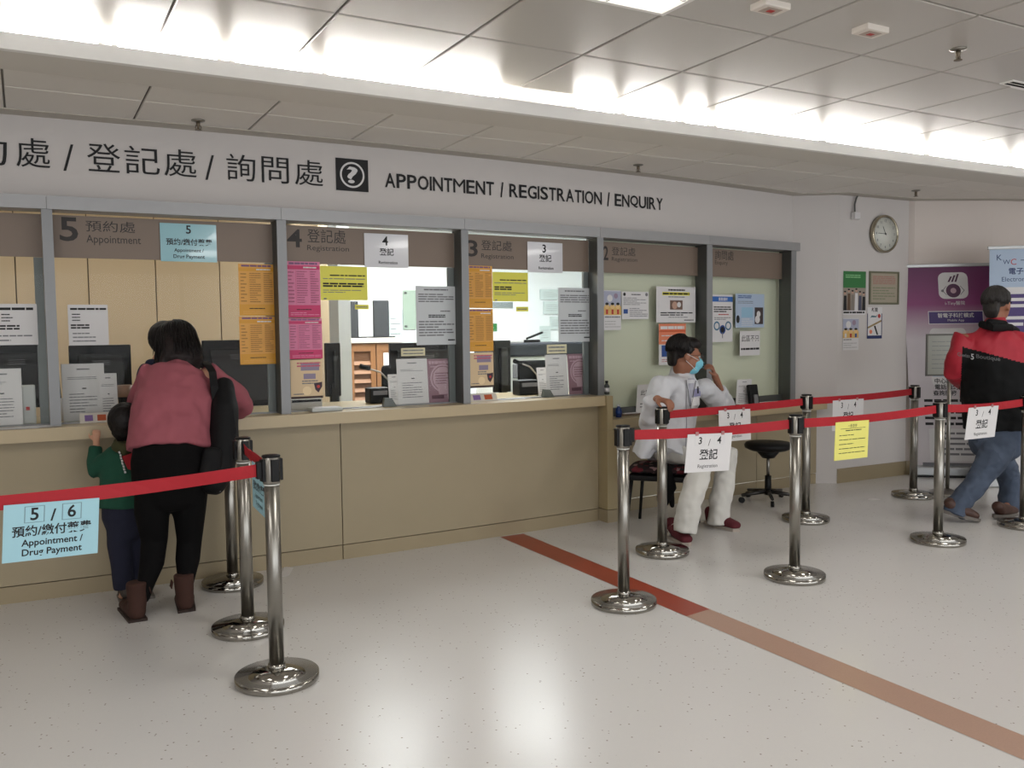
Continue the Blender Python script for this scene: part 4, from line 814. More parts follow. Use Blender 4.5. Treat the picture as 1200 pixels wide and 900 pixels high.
# pens, cup and stamp at the woman\'s window
p = atw(77, 470, GD+.24); r = thing('pen_cup', (p.x, p.y, .959), 'white pen cup with pens behind the sheet in the woman\'s window', 'pen holder'); MB().lathe([(.03, .959), (.034, 1.09)], c=(p.x, p.y), n=18).build('cup', WHITE, r)
for k in range(4): MB().tube([(p.x-.02+.012*k, p.y, .97), (p.x-.035+.022*k, p.y+.01, 1.27+.02*(k % 2))], .005, 8).build('pen', [BLACK, INKG, BLUE, BLACK][k], r)
p = atw(147, 478, GD+.13); r = thing('drink_cup', (p.x, p.y, .959), 'dark drinking cup with a printed sleeve between the forms and the woman', 'cup'); MB().lathe([(.03, .96), (.04, 1.1)], c=(p.x, p.y), n=22).build('cup', BLACK, r); MB().lathe([(.0405, 1.09), (.044, 1.16)], c=(p.x, p.y), n=22).build('sleeve', mat('sleeve_tan', (150, 120, 100), .5), r)

# ================================================================== PILLAR WALL
def pillar_sheet(x0, y0, x1, y1, y=5.605):
    def f(px, py):
        d = ray(px, py); t = (5.62-CAM.y-((-.02/.95))*(0-6.55))  # plane through (6.55,5.62)-(7.5,5.60)
        n = V3((.02, .95, 0)).normalized(); P = V3((6.55, 5.618, 0)); k = (P-CAM).dot(n)/d.dot(n); return CAM+d*k-n*.003
    tl = f(x0, y0); tr = f(x1, y0); bl = f(x0, y1); tr.z = tl.z; bl.x = tl.x; bl.y = tl.y; return Sheet(tl, tr, bl)
s = pillar_sheet(988, 317.5, 1014.5, 369); s.rect(0, .62, 1, 1, GREEN); s.lines(.1, .84, .8, .93, 2, mat('print_light_green', (140, 196, 140), .6), .5); s.rect(0, .1, 1, .62, mat('poster_photo_grey', (150, 140, 128), .5)); s.rect(0, .02, 1, .1, WHITE)
for k, (c, h) in enumerate(((INK, .5), (mat('suit_brown', (96, 74, 54), .6), .55), (mat('suit_grey', (130, 122, 112), .6), .52), (WHITE, .56), (mat('suit_slate', (70, 72, 92), .6), .5), (INK, .48))):
    u = .08+k*.165; s.poly([(u-.07, .1), (u+.08, .1), (u+.07, h-.06), (u-.05, h-.06)], c); s.disc(u, h, .05, MATS['photo_face'], 10); s.disc(u, h+.03, .05, INK, 10, .02)
s.lines(.02, .03, .95, .08, 1, INK, .8, False); s.done('poster', WHITE, None, 'green poster with a row of people on the pillar', 'poster')
s = pillar_sheet(1020, 320, 1051.5, 354.5); s.lines(.08, .62, .92, .92, 5, mat('print_faded_rose', (168, 120, 110), .6), .5); s.lines(.08, .08, .92, .55, 5, mat('print_faded_olive', (132, 138, 112), .6), .4); s.done('framed_notice', mat('notice_faded', (166, 156, 138), .4), None, 'olive framed faded notice below the clock', 'framed notice', frame=(.018, mat('frame_olive', (108, 108, 86), .5)))
s = pillar_sheet(987.5, 373, 1006, 410.5); cartoon(s); s.done('poster', WHITE, None, 'small cartoon poster low on the pillar', 'poster')
s = pillar_sheet(1016, 360, 1033.5, 397); s.rect(0, .84, 1, 1, WHITE); s.text('新聞', .08, .85, .9, .99, INK, True); s.rect(0, 0, 1, .1, mat('print_navy', (28, 44, 96), .5)); s.rect(0, .1, .05, .8, MATS['print_navy']); s.rect(.95, .1, 1, .8, MATS['print_navy']); s.poly([(.05, .38), (.95, .6), (.95, .54), (.05, .32)], mat('print_bronze', (150, 128, 84), .5)); s.poly([(.45, .4), (.55, .42), (.75, .12), (.65, .12)], INK); s.poly([(.2, .66), (.3, .74), (.6, .72), (.7, .78), (.6, .68), (.3, .68)], mat('print_sea', (70, 110, 120), .5)); s.disc(.8, .72, .1, RED, 10); s.disc(.25, .22, .1, SALM, 10)
s.done('poster', WHITE, None, 'small white and navy poster under the framed notice', 'poster')
# clock
pc = pillar_sheet(1034, 274.5, 1040, 280); c = pc.P(0, 1); R_ = .178
r = thing('wall_clock', tuple(c), 'round wall clock with a cream dial and metal rim', 'clock'); MR = Matrix.Translation(c)@Matrix.Rotation(radians(-1.2), 4, 'Z')@Matrix.Rotation(radians(90), 4, 'X')
MB().lathe([(R_, -.0), (R_, .03), (R_-.006, .042), (R_-.018, .042), (R_-.022, .03)], n=56, M=MR).build('rim', mat('clock_rim', (176, 168, 148), .25, .9), r)
MB().lathe([(.001, .0), (R_-.02, .02), (R_-.02, .031), (.001, .0312)], n=48, M=MR).build('dial', mat('dial_cream', (226, 225, 218), .4), r)
dm = bpy.data.objects
m = MB()
for h in range(12):
    a_ = pi/2-2*pi*(h)/12; vs, fs, asp = text_mesh(str(h or 12), True); hh = .024; ww = hh*asp; cx, cy = .122*cos(a_), .122*sin(a_)
    m.add([MR@V3((cx+(v.x-.5)*ww, cy+(v.y-.5)*hh, .0318)) for v in vs], fs)
for k in range(60):
    a_ = 2*pi*k/60; t = .0016 if k % 5 else .003; M_ = MR@Matrix.Rotation(a_, 4, 'Z'); m.box(.142, .151, -t/2, t/2, .0316, .0319, 0, M_)
m.build('numerals', INKG, r)
for (ang, l, t, nm) in ((117, .075, .006, 'hour_hand'), (178, .1, .004, 'minute_hand')): M_ = MR@Matrix.Rotation(radians(ang), 4, 'Z'); MB().box(-.015, l, -t/2, t/2, .033, .034, 0, M_).build(nm, INK, r)
MB().lathe([(.008, .033), (.008, .036)], n=14, M=MR).build('hub', INK, r)
MB().lathe([(R_-.018, .0385), (R_-.04, .0395), (.001, .0405)], n=40, M=MR).build('cover_glass', GLASS, r)
# small box with cable under the ceiling
pb = pillar_sheet(1001, 253, 1005, 258); c = pb.P(0, 1); r = thing('junction_box', tuple(c), 'small white box on the pillar with a grey cable up to the ceiling', 'junction box')
MB().rbox(c.x-.045, c.x+.03, c.y-.045, c.y+.002, c.z-.035, c.z+.03, .005).build('box', WHITE, r); MB().tube([(c.x-.02, c.y-.02, c.z+.03), (c.x-.022, c.y-.02, c.z+.1), (c.x+.0, c.y-.02, c.z+.16), (c.x+.02, c.y-.02, 2.66)], .008, 8).build('cable', mat('cable_grey', (90, 90, 88), .5), r)
# paper scrap on the floor at the foot of the counter
p = atz(337, 671, .002); r = thing('paper_scrap', (p.x, p.y, 0), 'white paper scrap on the floor against the counter foot', 'paper'); q = [atz(*c_, .003) for c_ in ((329, 676), (339, 674), (344, 665), (333, 664))]; MB().add([V3(v) for v in q]+[V3((v.x, v.y, .0015)) for v in q], [(0, 1, 2, 3), (7, 6, 5, 4), (0, 4, 5, 1), (1, 5, 6, 2), (2, 6, 7, 3), (3, 7, 4, 0)]).build('sheet', WHITE, r)

# ================================================================== BANNERS
PURP = bpy.data.materials.new('banner_purple'); PURP.use_nodes = True; nt = PURP.node_tree; b = nt.nodes['Principled BSDF']; b.inputs['Roughness'].default_value = .5
tc = nt.nodes.new('ShaderNodeTexCoord'); sx = nt.nodes.new('ShaderNodeSeparateXYZ'); nt.links.new(tc.outputs['Object'], sx.inputs[0]); cr = nt.nodes.new('ShaderNodeValToRGB'); mr = nt.nodes.new('ShaderNodeMapRange'); mr.inputs[1].default_value = 0; mr.inputs[2].default_value = 2.0; nt.links.new(sx.outputs[2], mr.inputs[0]); nt.links.new(mr.outputs[0], cr.inputs[0])
e = cr.color_ramp.elements; e[0].position = .0; e[0].color = lin((206, 200, 202)); e[1].position = .66; e[1].color = lin((204, 196, 202)); e = cr.color_ramp.elements.new(.83); e.color = lin((134, 58, 112)); e = cr.color_ramp.elements.new(1.0); e.color = lin((96, 32, 82)); nt.links.new(cr.outputs[0], b.inputs['Base Color'])
b0 = atz(1070, 557, 0); b1 = V3((8.22, 4.95, 0)); u = (b1-b0); u.z = 0; b1 = b0+u.normalized()*.88
ud = (b1-b0).normalized(); nb = V3((ud.y, -ud.x, 0)); nb = nb if nb.dot(CAM-b0) > 0 else -nb
r = thing('roll_up_banner', tuple((b0+b1)/2), 'tall purple roll-up banner with a white app emblem beside the pillar', 'banner')
s = Sheet(b0+V3((0, 0, 2.03))-nb*.04-ud*.12, b1+V3((0, 0, 2.03))-nb*.04-ud*.12, b0+V3((0, 0, .09)))
# round cornered emblem
def rr_(s, u0, v0, u1, v1, m, k=.22):
    pts = []; au, av = (u1-u0)*k, (v1-v0)*k
    for (cu, cv, a0) in ((u1-au, v1-av, 0), (u0+au, v1-av, 90), (u0+au, v0+av, 180), (u1-au, v0+av, 270)):
        for j in range(6): t = radians(a0+j*18); pts.append((cu+au*cos(t), cv+av*sin(t)))
    s.poly(pts, m)
DPL = mat('print_deep_plum', (74, 30, 66), .5); IND = mat('print_indigo', (66, 46, 110), .5)
rr_(s, .36, .835, .66, .965, WHITE); s.disc(.51, .875, .075, DPL, 22); s.disc(.51, .875, .03, PURL, 16); s.disc(.40, .875, .015, INKG, 10); s.poly([(.395, .876), (.44, .9), (.44, .896), (.405, .876), (.44, .856), (.44, .852)], INKG); s.poly([(.625, .876), (.58, .9), (.58, .896), (.615, .876), (.58, .856), (.58, .852)], INKG)
for k in range(3): s.poly([(.455+.035*k, .918), (.475+.035*k, .918), (.505+.035*k, .945+.006*k), (.485+.035*k, .945+.006*k)], DPL)
s.text('i-Tiny醫院', .42, .80, .62, .825, WHITE); s.rect(.24, .71, .80, .775, WHITE); s.rect(.247, .7135, .793, .7715, IND); s.text('智電子科技模式', .32, .742, .72, .765, WHITE, True); s.text('Mobile App', .42, .72, .62, .735, WHITE)
rr_(s, .24, .4, .62, .69, WHITE, .12); s.rect(.25, .63, .61, .655, TEAL); s.rect(.25, .45, .61, .63, LBLUE)
s.text('此資訊', .42, .445, .62, .475, INK, True); s.text('中心將提供', .22, .415, .62, .442, INK, True); s.text('電話預約及', .22, .385, .62, .412, INK, True); s.text('查詢服務', .22, .355, .52, .382, INK, True)
s.lines(.15, .2, .95, .345, 5, INK, .45); rr_(s, .18, .03, .93, .19, WHITE, .02); s.lines(.24, .05, .9, .18, 5, INKG, .4)
s.rect(.1, .0, .98, .02, INKG)
sh = s.done('print_sheet', PURP, r)
base = MB(); M = Matrix.Translation((b0+b1)/2)@Matrix.Rotation(math.atan2(ud.y, ud.x), 4, 'Z'); base.rbox(-.46, .46, -.1, .1, .012, .1, .012, 0, M); base.build('base_case', mat('banner_aluminium', (176, 178, 178), .35, .6), r)
ft = MB(); ft.box(-.44, .44, -.11, .11, 0, .014, 0, M); ft.build('foot', BLACK, r); MB().rbox(-.57, .33, .025, .06, 2.015, 2.045, .004, 0, M).build('top_rail', MATS['banner_aluminium'], r); MB().tube([M@V3((0, .05, .08)), M@V3((-.12, .05, 2.02))], .008, 8).build('support_pole', BLACK, r)
# second banner
q0 = aty(1161, 291, 4.82); q0 = V3((q0.x, q0.y, 0)); q1 = q0+ud*.85
r = thing('roll_up_banner', tuple((q0+q1)/2), 'pale blue and white roll-up banner cut by the right edge of the picture', 'banner')
zt = aty(1161, 291, 4.82).z
s = Sheet(q0+V3((0, 0, zt))-nb*.03, q1+V3((0, 0, zt))-nb*.03, q0+V3((0, 0, .09))+ud*.02)
s.rect(0, .83, 1, 1, mat('banner_sky', (168, 186, 208), .5)); s.text('K', .07, .945, .12, .975, MATS['print_navy']); s.text('W', .13, .925, .2, .955, MATS['print_navy']); s.text('C', .205, .925, .26, .955, RED); s.rect(.3, .945, .9, .948, MATS['print_navy']); s.text('醫院聯網', .38, .952, .8, .985, MATS['print_navy'], True); s.text('電子轉介處理服務', .06, .885, .9, .915, MATS['print_navy'], True); s.text('Electronic Referral Service', .12, .855, .85, .875, MATS['print_navy'])
for v in (.77, .69, .61): rr_(s, .1, v-.055, .92, v+.03, IND, .08); s.lines(.16, v-.035, .86, v+.02, 2, WHITE, .5)
s.lines(.1, .3, .9, .52, 5, INKG, .3); s.rect(.0, .12, 1, .16, ORGL)
s.done('print_sheet', mat('banner_white', (214, 212, 212), .5), r); M2 = Matrix.Translation((q0+q1)/2)@Matrix.Rotation(math.atan2(ud.y, ud.x), 4, 'Z')
MB().rbox(-.45, .45, -.1, .1, 0, .1, .012, 0, M2).build('base_case', MATS['banner_aluminium'], r); MB().rbox(-.44, .44, .02, .045, zt-.01, zt+.02, .004, 0, M2).build('top_rail', MATS['banner_aluminium'], r); MB().tube([M2@V3((0, .04, .08)), M2@V3((0, .04, zt))], .008, 8).build('support_pole', BLACK, r)

# ================================================================== STOOL
p = atz(900, 577, 0); cx, cy = p.x, 5.33; cx = p.x*5.33/p.y
r = thing('swivel_stool', (cx, cy, 0), 'black round swivel stool on castors by the low desk', 'stool')
MB().lathe([(.05, .42), (.15, .435), (.19, .455), (.195, .48), (.18, .5), (.05, .508)], c=(cx, cy), n=36).build('seat', BLACK, r)
MB().lathe([(.05, .37), (.1, .43)], c=(cx, cy), n=20).build('seat_plate', BLACK, r); MB().tube([(cx, cy, .2), (cx, cy, .4)], .014, 12).build('gas_column', CHROME, r); MB().tube([(cx, cy, .06), (cx, cy, .22)], [.03, .026], 14).build('column_sleeve', BLACK, r)
for k in range(5):
    a_ = 2*pi*k/5+.3; e_ = (cx+.235*cos(a_), cy+.235*sin(a_)); leg = MB().tube([(cx, cy, .09), (e_[0], e_[1], .065)], [.02, .013], 10).build('leg', mat('stool_leg', (60, 58, 56), .3, .6), r)
    MB().tube([(e_[0]-.012*sin(a_), e_[1]+.012*cos(a_), .025), (e_[0]+.012*sin(a_), e_[1]-.012*cos(a_), .025)], .0245, 14).build('castor', BLACK, leg)

# ================================================================== PEOPLE
class Body:
    """overlapping closed lofts fused into one continuous surface"""
    def __init__(s): s.mb = MB()
    def loft(s, pts, side=(1, 0, 0), n=18, flat=(0, 0)):
        """pts: (point, half width along side, half depth)"""
        P = [V3(p[0]) for p in pts]; R = [(p[1], p[2] if len(p) > 2 else p[1]) for p in pts]; side = V3(side); rings = []
        m = len(P)
        for i in range(m):
            t = (P[min(i+1, m-1)]-P[max(i-1, 0)]).normalized(); a = side-t*side.dot(t)
            a = a.normalized() if a.length > 1e-3 else t.orthogonal().normalized(); b = t.cross(a)
            if i == 0 and not flat[0]:
                for k, q in ((-.8, .6), (-.5, .86)): e = min(R[0]); rings.append((P[0]+t*e*k, a, b, R[0][0]*q, R[0][1]*q))
            rings.append((P[i], a, b, R[i][0], R[i][1]))
            if i == m-1 and not flat[1]:
                for k, q in ((.5, .86), (.8, .6)): e = min(R[-1]); rings.append((P[-1]+t*e*k, a, b, R[-1][0]*q, R[-1][1]*q))
        o = len(s.mb.v); vs = []; fs = []
        for (c, a, b, ra, rb) in rings: vs += [c+a*ra*cos(2*pi*k/n)+b*rb*sin(2*pi*k/n) for k in range(n)]
        L = len(rings)
        for i in range(L-1):
            for k in range(n): fs.append((i*n+k, i*n+(k+1) % n, (i+1)*n+(k+1) % n, (i+1)*n+k))
        t0 = (rings[1][0]-rings[0][0]).normalized(); t1 = (rings[-1][0]-rings[-2][0]).normalized()
        vs.append(rings[0][0]-t0*min(rings[0][3:])*(0 if flat[0] else .25)); vs.append(rings[-1][0]+t1*min(rings[-1][3:])*(0 if flat[1] else .25))
        for k in range(n): fs.append((L*n, (k+1) % n, k)); fs.append((L*n+1, (L-1)*n+k, (L-1)*n+(k+1) % n))
        s.mb.add(vs, fs); return s
    def ball(s, c, r, M=None, n=16):
        c = V3(c); r = r if isinstance(r, (tuple, list)) else (r, r, r); vs = []; fs = []; L = n//2
        for i in range(1, L):
            for k in range(n):
                t = pi*i/L; p = 2*pi*k/n; q = V3((r[0]*sin(t)*cos(p), r[1]*sin(t)*sin(p), r[2]*cos(t))); vs.append(c+(M@q if M else q))
        for i in range(L-2):
            for k in range(n): fs.append((i*n+k, i*n+(k+1) % n, (i+1)*n+(k+1) % n, (i+1)*n+k))
        for z in (1, -1): q = V3((0, 0, r[2]*z)); vs.append(c+(M@q if M else q))
        N = (L-1)*n
        for k in range(n): fs.append((N, (k+1) % n, k)); fs.append((N+1, (L-2)*n+k, (L-2)*n+(k+1) % n))
        s.mb.add(vs, fs); return s
    def build(s, name, mats, parent, voxel=.008, smooth=5, matfn=None, label=None, folds=0, fscale=9):
        off = ORG_.get(parent.name, V3((0, 0, 0))) if parent else V3((0, 0, 0))
        me = bpy.data.meshes.new('tmp'); me.from_pydata([tuple(v-off) for v in s.mb.v], [], s.mb.f)
        bm = bmesh.new(); bm.from_mesh(me); bmesh.ops.recalc_face_normals(bm, faces=bm.faces[:]); bm.to_mesh(me); bm.free()
        o = bpy.data.objects.new('tmp', me); COL.objects.link(o)
        r = o.modifiers.new('r', 'REMESH'); r.mode = 'VOXEL'; r.voxel_size = voxel; sm = o.modifiers.new('s', 'SMOOTH'); sm.iterations = smooth; sm.factor = .5
        if folds:
            tx = bpy.data.textures.new('folds', 'CLOUDS'); tx.noise_scale = 1/fscale; tx.noise_depth = 1
            d = o.modifiers.new('d', 'DISPLACE'); d.texture = tx; d.strength = folds; d.mid_level = .5; d.texture_coords = 'LOCAL'
        bpy.context.view_layer.update(); m2 = bpy.data.meshes.new_from_object(o.evaluated_get(bpy.context.evaluated_depsgraph_get()))
        bpy.data.objects.remove(o); m2.materials.clear()
        mats = mats if isinstance(mats, (list, tuple)) else [mats]
        for m in mats: m2.materials.append(m)
        m2.polygons.foreach_set('use_smooth', [True]*len(m2.polygons))
        if matfn: m2.polygons.foreach_set('material_index', [matfn(V3(p.center)+off) for p in m2.polygons])
        m2.update(); m2.name = name
        return link(name, m2, parent, None, label)
def frame3(f, up=(0, 0, 1)):
    f = V3(f).normalized(); r = f.cross(V3(up)).normalized(); u = r.cross(f); return r, f, u
def head(b, c, f, up=(0, 0, 1), k=1.0, neck=None):
    """c = middle of the head, f = where the face points"""
    r, f, u = frame3(f, up); L = lambda x, y, z: V3(c)+(r*x+f*y+u*z)*k; M = Matrix((r, f, u)).transposed()
    b.ball(L(0, -.012, .025), (.074*k, .094*k, .088*k), M); b.ball(L(0, .022, -.03), (.062*k, .068*k, .08*k), M)
    b.ball(L(0, .05, -.082), (.032*k, .03*k, .026*k), M); b.ball(L(0, .068, .02), (.05*k, .03*k, .016*k), M)
    b.loft([(L(0, .085, .018), .009*k), (L(0, .1, -.012), .012*k), (L(0, .103, -.026), .016*k)], r, 10)
    for x in (-.03, .03): b.ball(L(x, .066, -.02), (.022*k, .022*k, .018*k), M)
    b.ball(L(0, .083, -.052), (.026*k, .012*k, .007*k), M); b.ball(L(0, .081, -.061), (.022*k, .012*k, .007*k), M)
    for sgn in (-1, 1): b.ball(L(sgn*.077, -.012, -.005), (.01*k, .02*k, .032*k), M); b.ball(L(sgn*.075, -.006, -.03), (.008*k, .012*k, .014*k), M)
    if neck is not None: b.loft([(L(0, -.02, -.05), .05*k, .052*k), (V3(neck), .056*k, .056*k)], r)
    return L, M
def eyes(par, L, M, k=1.0, brow=True):
    e = Body()
    for x in (-.031, .031):
        MB_ = Body(); MB_.ball(L(x, .079, .004), (.013*k, .008*k, .007*k), M, 12); me_ = MB_.mb.build('eye', mat('eye_white', (210, 205, 198), .3), par)
        q = Body(); q.ball(L(x, .085, .004), (.006*k, .004*k, .006*k), M, 10); q.mb.build('iris', INK, me_)
        if brow: w = Body(); w.loft([(L(x-.018, .086, .022), .004*k), (L(x, .09, .027), .005*k), (L(x+.018, .084, .022), .004*k)], (0, 0, 1), 8); w.mb.build('eyebrow', HAIR, par)
def hand(b, w, d, n, k=1.0, curl=.5, spread=.12, flip=1, thumb=.8):
    """w wrist, d pointing direction, n back-of-hand normal; curl in radians per joint"""
    d = V3(d).normalized(); n = (V3(n)-d*V3(n).dot(d)).normalized(); s = d.cross(n)*flip; w = V3(w)
    b.loft([(w-d*.01*k, .026*k, .019*k), (w+d*.035*k, .036*k, .016*k), (w+d*.085*k, .04*k, .014*k)], s, 14)
    for i, (off, ln) in enumerate(((-.03, .066), (-.0105, .076), (.0105, .072), (.03, .056))):
        p = w+d*.082*k+s*off*k; a = 0; pts = [(p-d*.015*k, .0095*k)]; dd = (d+s*spread*(off/.03)).normalized()
        for j, fr in enumerate((.42, .32, .26)):
            a += curl*(1.0, 1.1, .7)[j]; q = dd*cos(a)-n*sin(a); p = p+q*ln*fr*k; pts.append((p, (.009, .0082, .007)[j]*k))
        b.loft(pts, s, 10)
    p = w+d*.025*k-s*.028*k; t1 = (d*.55-s*.75-n*.3*thumb).normalized(); t2 = (d*.85-s*.25-n*.55*thumb).normalized()
    b.loft([(p, .014*k), (p+t1*.035*k, .012*k), (p+t1*.035*k+t2*.03*k, .0098*k), (p+t1*.035*k+t2*.055*k, .008*k)], s, 10)
A_ = aty
def strands(par, HL, r, th1, drop, count, rad=.004, ph=2.2, jit=.012, m=None, c=(0, -.02, .03), th0=.1):
    z = MB(); rnd = random.Random(len(par.name)+count)
    for i in range(count):
        p = rnd.uniform(-ph, ph); pts = []; rs = []; lift = rnd.uniform(.99, 1.06); a0 = rnd.uniform(th0, .7); te = th1*rnd.uniform(.85, 1.05); dp = drop*rnd.uniform(.7, 1.1); sw = rnd.uniform(-.25, .25); n = 7
        for j in range(n):
            t = a0+(te-a0)*j/(n-1); q = p+sw*j/n; pts.append(HL(c[0]+r[0]*lift*sin(t)*sin(q), c[1]-r[1]*lift*sin(t)*cos(q), c[2]+r[2]*lift*cos(t))); rs.append(rad*(.5+.5*sin(pi*(j+.7)/(n+1))))
        if drop:
            x, y, zz = c[0]+r[0]*lift*sin(te)*sin(p+sw), c[1]-r[1]*lift*sin(te)*cos(p+sw), c[2]+r[2]*lift*cos(te); jx, jy = rnd.uniform(-jit, jit), rnd.uniform(-jit, jit)
            for j in (1, 2, 3): pts.append(HL(x+jx*j/2, y+jy*j/2, zz-dp*j/3)); rs.append(rad*(.9, .7, .2)[j-1])
        z.tube(pts, rs, 5)
    o = z.build('hair_strands', m or HAIR, par, 'stuff'); return o
def person(name, loc, label): return thing(name, loc, label, 'person')

from mathutils.bvhtree import BVHTree
def caster(o):
    off = ORG_.get(o.name, V3((0, 0, 0))); me = o.data; t = BVHTree.FromPolygons([v.co+off for v in me.vertices], [list(p.vertices) for p in me.polygons])
    def f(px, py, e=.003):
        d = ray(px, py).normalized(); h = t.ray_cast(CAM, d)
        return (h[0]+h[1]*e if h[0] is not None else CAM+d*6)
    return f
def patch(f, quad, n, m, name, par, e=.003, th=0):
    z = MB(); (x0, y0), (x1, y1), (x2, y2), (x3, y3) = quad; vs = []
    for j in range(n+1):
        for i in range(n+1):
            u, v = i/n, j/n; px = (x0*(1-u)+x1*u)*(1-v)+(x3*(1-u)+x2*u)*v; py = (y0*(1-u)+y1*u)*(1-v)+(y3*(1-u)+y2*u)*v; vs.append(f(px, py, e))
    z.add(vs, [(j*(n+1)+i, j*(n+1)+i+1, (j+1)*(n+1)+i+1, (j+1)*(n+1)+i) for j in range(n) for i in range(n)]); return z.build(name, m, par)
# ---------------- woman at window 5, seen from behind, leaning on the counter
R = person('person', (.57, 4.85, 0), 'person in a dusty pink sweater and black leggings leaning on the counter')
PINKW = mat('knit_dusty_pink', (150, 80, 90), .9, fold=.5, fs=4.5); LEG_ = mat('legging_black', (9, 8, 9), .85, spec=.15, noise=.1, scale=30)
P = lambda px, py, y: aty(px, py, y)
hc = P(207, 406, 5.24); nk = P(208, 432, 5.13); fd = V3((-.12, .86, -.42))
footL = [V3((.455, 4.83, .09)), V3((.45, 4.80, .045)), V3((.44, 4.90, .04)), V3((.425, 4.985, .03))]
footR = [V3((.69, 4.86, .09)), V3((.69, 4.835, .045)), V3((.70, 4.93, .04)), V3((.715, 5.01, .03))]
sL, sR = P(178, 441, 5.1), P(243, 440, 5.08); eL, eR = P(160, 478, 5.26), P(283, 470, 5.22); wL, wR = V3((.5, 5.42, 1.0)), V3((.92, 5.40, 1.005))
b = Body(); L, M = head(b, hc, fd, (0, .4, .9), 1.0, nk)
b.loft([(P(203, 548, 4.88), .15, .11), (P(203, 515, 4.93), .13, .1), (P(206, 470, 5.03), .15, .1), (P(208, 440, 5.11), .12, .08), (nk, .05, .05)], (1, 0, 0))
for (sh, el, w) in ((sL, eL, wL), (sR, eR, wR)): b.loft([(sh, .045), (el, .036), (w, .026)])
hand(b, wL, (.5, .85, -.1), (0, 0, 1), .93, .3); hand(b, wR, (-.7, .6, -.1), (0, 0, 1), .93, .3, flip=-1)
for (h, kn, an, ft) in ((P(181, 560, 4.9), P(182, 635, 4.93), P(166, 697, 4.83), footL), (P(223, 560, 4.9), P(223, 635, 4.95), P(216, 692, 4.87), footR)):
    b.loft([(h, .075), (kn, .048), (an, .032)]); b.loft([(ft[0]+V3((0, 0, .05)), .03), (ft[1], .032), (ft[2], .036, .026), (ft[3], .03, .02)])
b.build('body', SKINL, R, .009); eyes(R, L, M)
b = Body()
b.loft([(P(201, 527, 4.905), .222, .17), (P(201, 520, 4.915), .222, .167), (P(202, 500, 4.945), .212, .155), (P(205, 472, 5.02), .205, .145), (P(207, 452, 5.08), .2, .13), (P(208, 438, 5.12), .155, .105), (P(208, 430, 5.14), .08, .07)], (1, 0, 0), 26, (1, 0))
b.loft([(P(190, 443, 5.1), .075, .08), (sL, .078, .08), (P(168, 458, 5.18), .066), (eL, .056), (P(166, 484, 5.36), .045)]); b.loft([(P(228, 443, 5.08), .075, .08), (sR, .078, .08), (P(263, 455, 5.14), .068), (eR, .062), (P(285, 478, 5.29), .056), (P(277, 487, 5.37), .046)], flat=(0, 1))
b.build('sweater', PINKW, R, .009, 6, folds=.034, fscale=9)
m = MB(); m.tube([P(x, y_, yy) for x, y_, yy in ((155, 527, 4.80),)]+[P(200, 531, 4.76), P(246, 531, 4.82)], .004, 6)
b = Body()
b.loft([(P(202, 516, 4.92), .185, .14), (P(202, 540, 4.885), .205, .16), (P(202, 562, 4.88), .2, .15), (P(202, 575, 4.88), .17, .12)], (1, 0, 0), 24)
for (pts) in (((181, 570, 4.89, .098), (178, 600, 4.9, .088), (181, 632, 4.92, .068), (178, 660, 4.89, .062), (170, 688, 4.84, .042), (168, 700, 4.83, .034)), ((222, 570, 4.89, .098), (222, 600, 4.9, .084), (222, 632, 4.94, .066), (220, 655, 4.92, .064), (218, 682, 4.87, .042), (217, 692, 4.865, .034))):
    b.loft([(P(x, y_, yy), r_) for x, y_, yy, r_ in pts])
b.build('leggings', LEG_, R, .009, 5)
BOOT = mat('suede_brown', (58, 31, 21), .85, noise=.15, scale=30)
for ft, nm in ((footL, 0), (footR, 1)):
    b = Body(); a_ = ft[0]; b.loft([(a_+V3((0, .0, .1)), .052, .056), (a_+V3((0, -.0, .05)), .05, .054), (a_+V3((0, -.01, .0)), .047, .054), (ft[1]+V3((0, .0, -.01)), .042, .05)], flat=(1, 0)); b.loft([(ft[1]+V3((0, 0, .0)), .046, .044), (ft[2], .052, .042), (ft[3]+V3((0, .03, .0)), .046, .03)])
    o = b.build('boot', BOOT, R, .008, 3)
    z = MB(); q = [V3((ft[1].x-.045, ft[1].y-.045, 0)), V3((ft[1].x+.045, ft[1].y-.045, 0)), V3((ft[3].x+.05, ft[3].y+.04, 0)), V3((ft[3].x-.05, ft[3].y+.04, 0))]; z.add(q+[v+V3((0, 0, .014)) for v in q], [(3, 2, 1, 0), (4, 5, 6, 7), (0, 1, 5, 4), (1, 2, 6, 5), (2, 3, 7, 6), (3, 0, 4, 7)]).build('sole', mat('sole_dark', (44, 30, 24), .8), o)
    for k in range(5): t_ = MB(); x = a_.x+(.058 if nm == 0 else -.058); t_.tube([(x, a_.y-.03+.014*k, .16), (x+(.008 if nm == 0 else -.008), a_.y-.03+.014*k, .125)], .003, 6); t_.build('fringe', BOOT, o)
b = Body(); r_, f_, u_ = frame3(fd, (0, .4, .9)); HL = lambda x, y, z: hc+r_*x+f_*y+u_*z
b.ball(HL(0, -.02, .03), (.098, .108, .104), M, 20); b.loft([(HL(0, -.06, .05), .092, .06), (HL(0, -.075, -.04), .105, .06), (HL(0, -.07, -.11), .112, .05), (HL(0, -.06, -.15), .095, .03)], r_, 20)
for sg in (-1, 1): b.loft([(HL(sg*.075, .0, .03), .03, .05), (HL(sg*.092, .01, -.06), .028, .05), (HL(sg*.1, .01, -.13), .018, .03)], r_)
for k in range(9): x = -.1+.025*k; b.loft([(HL(x, -.07, -.1), .018, .016), (HL(x*1.1, -.066, -.15), .013, .011), (HL(x*1.15+.004*(k % 3), -.06, -.175-.012*(k % 2)), .006)], r_, 8)
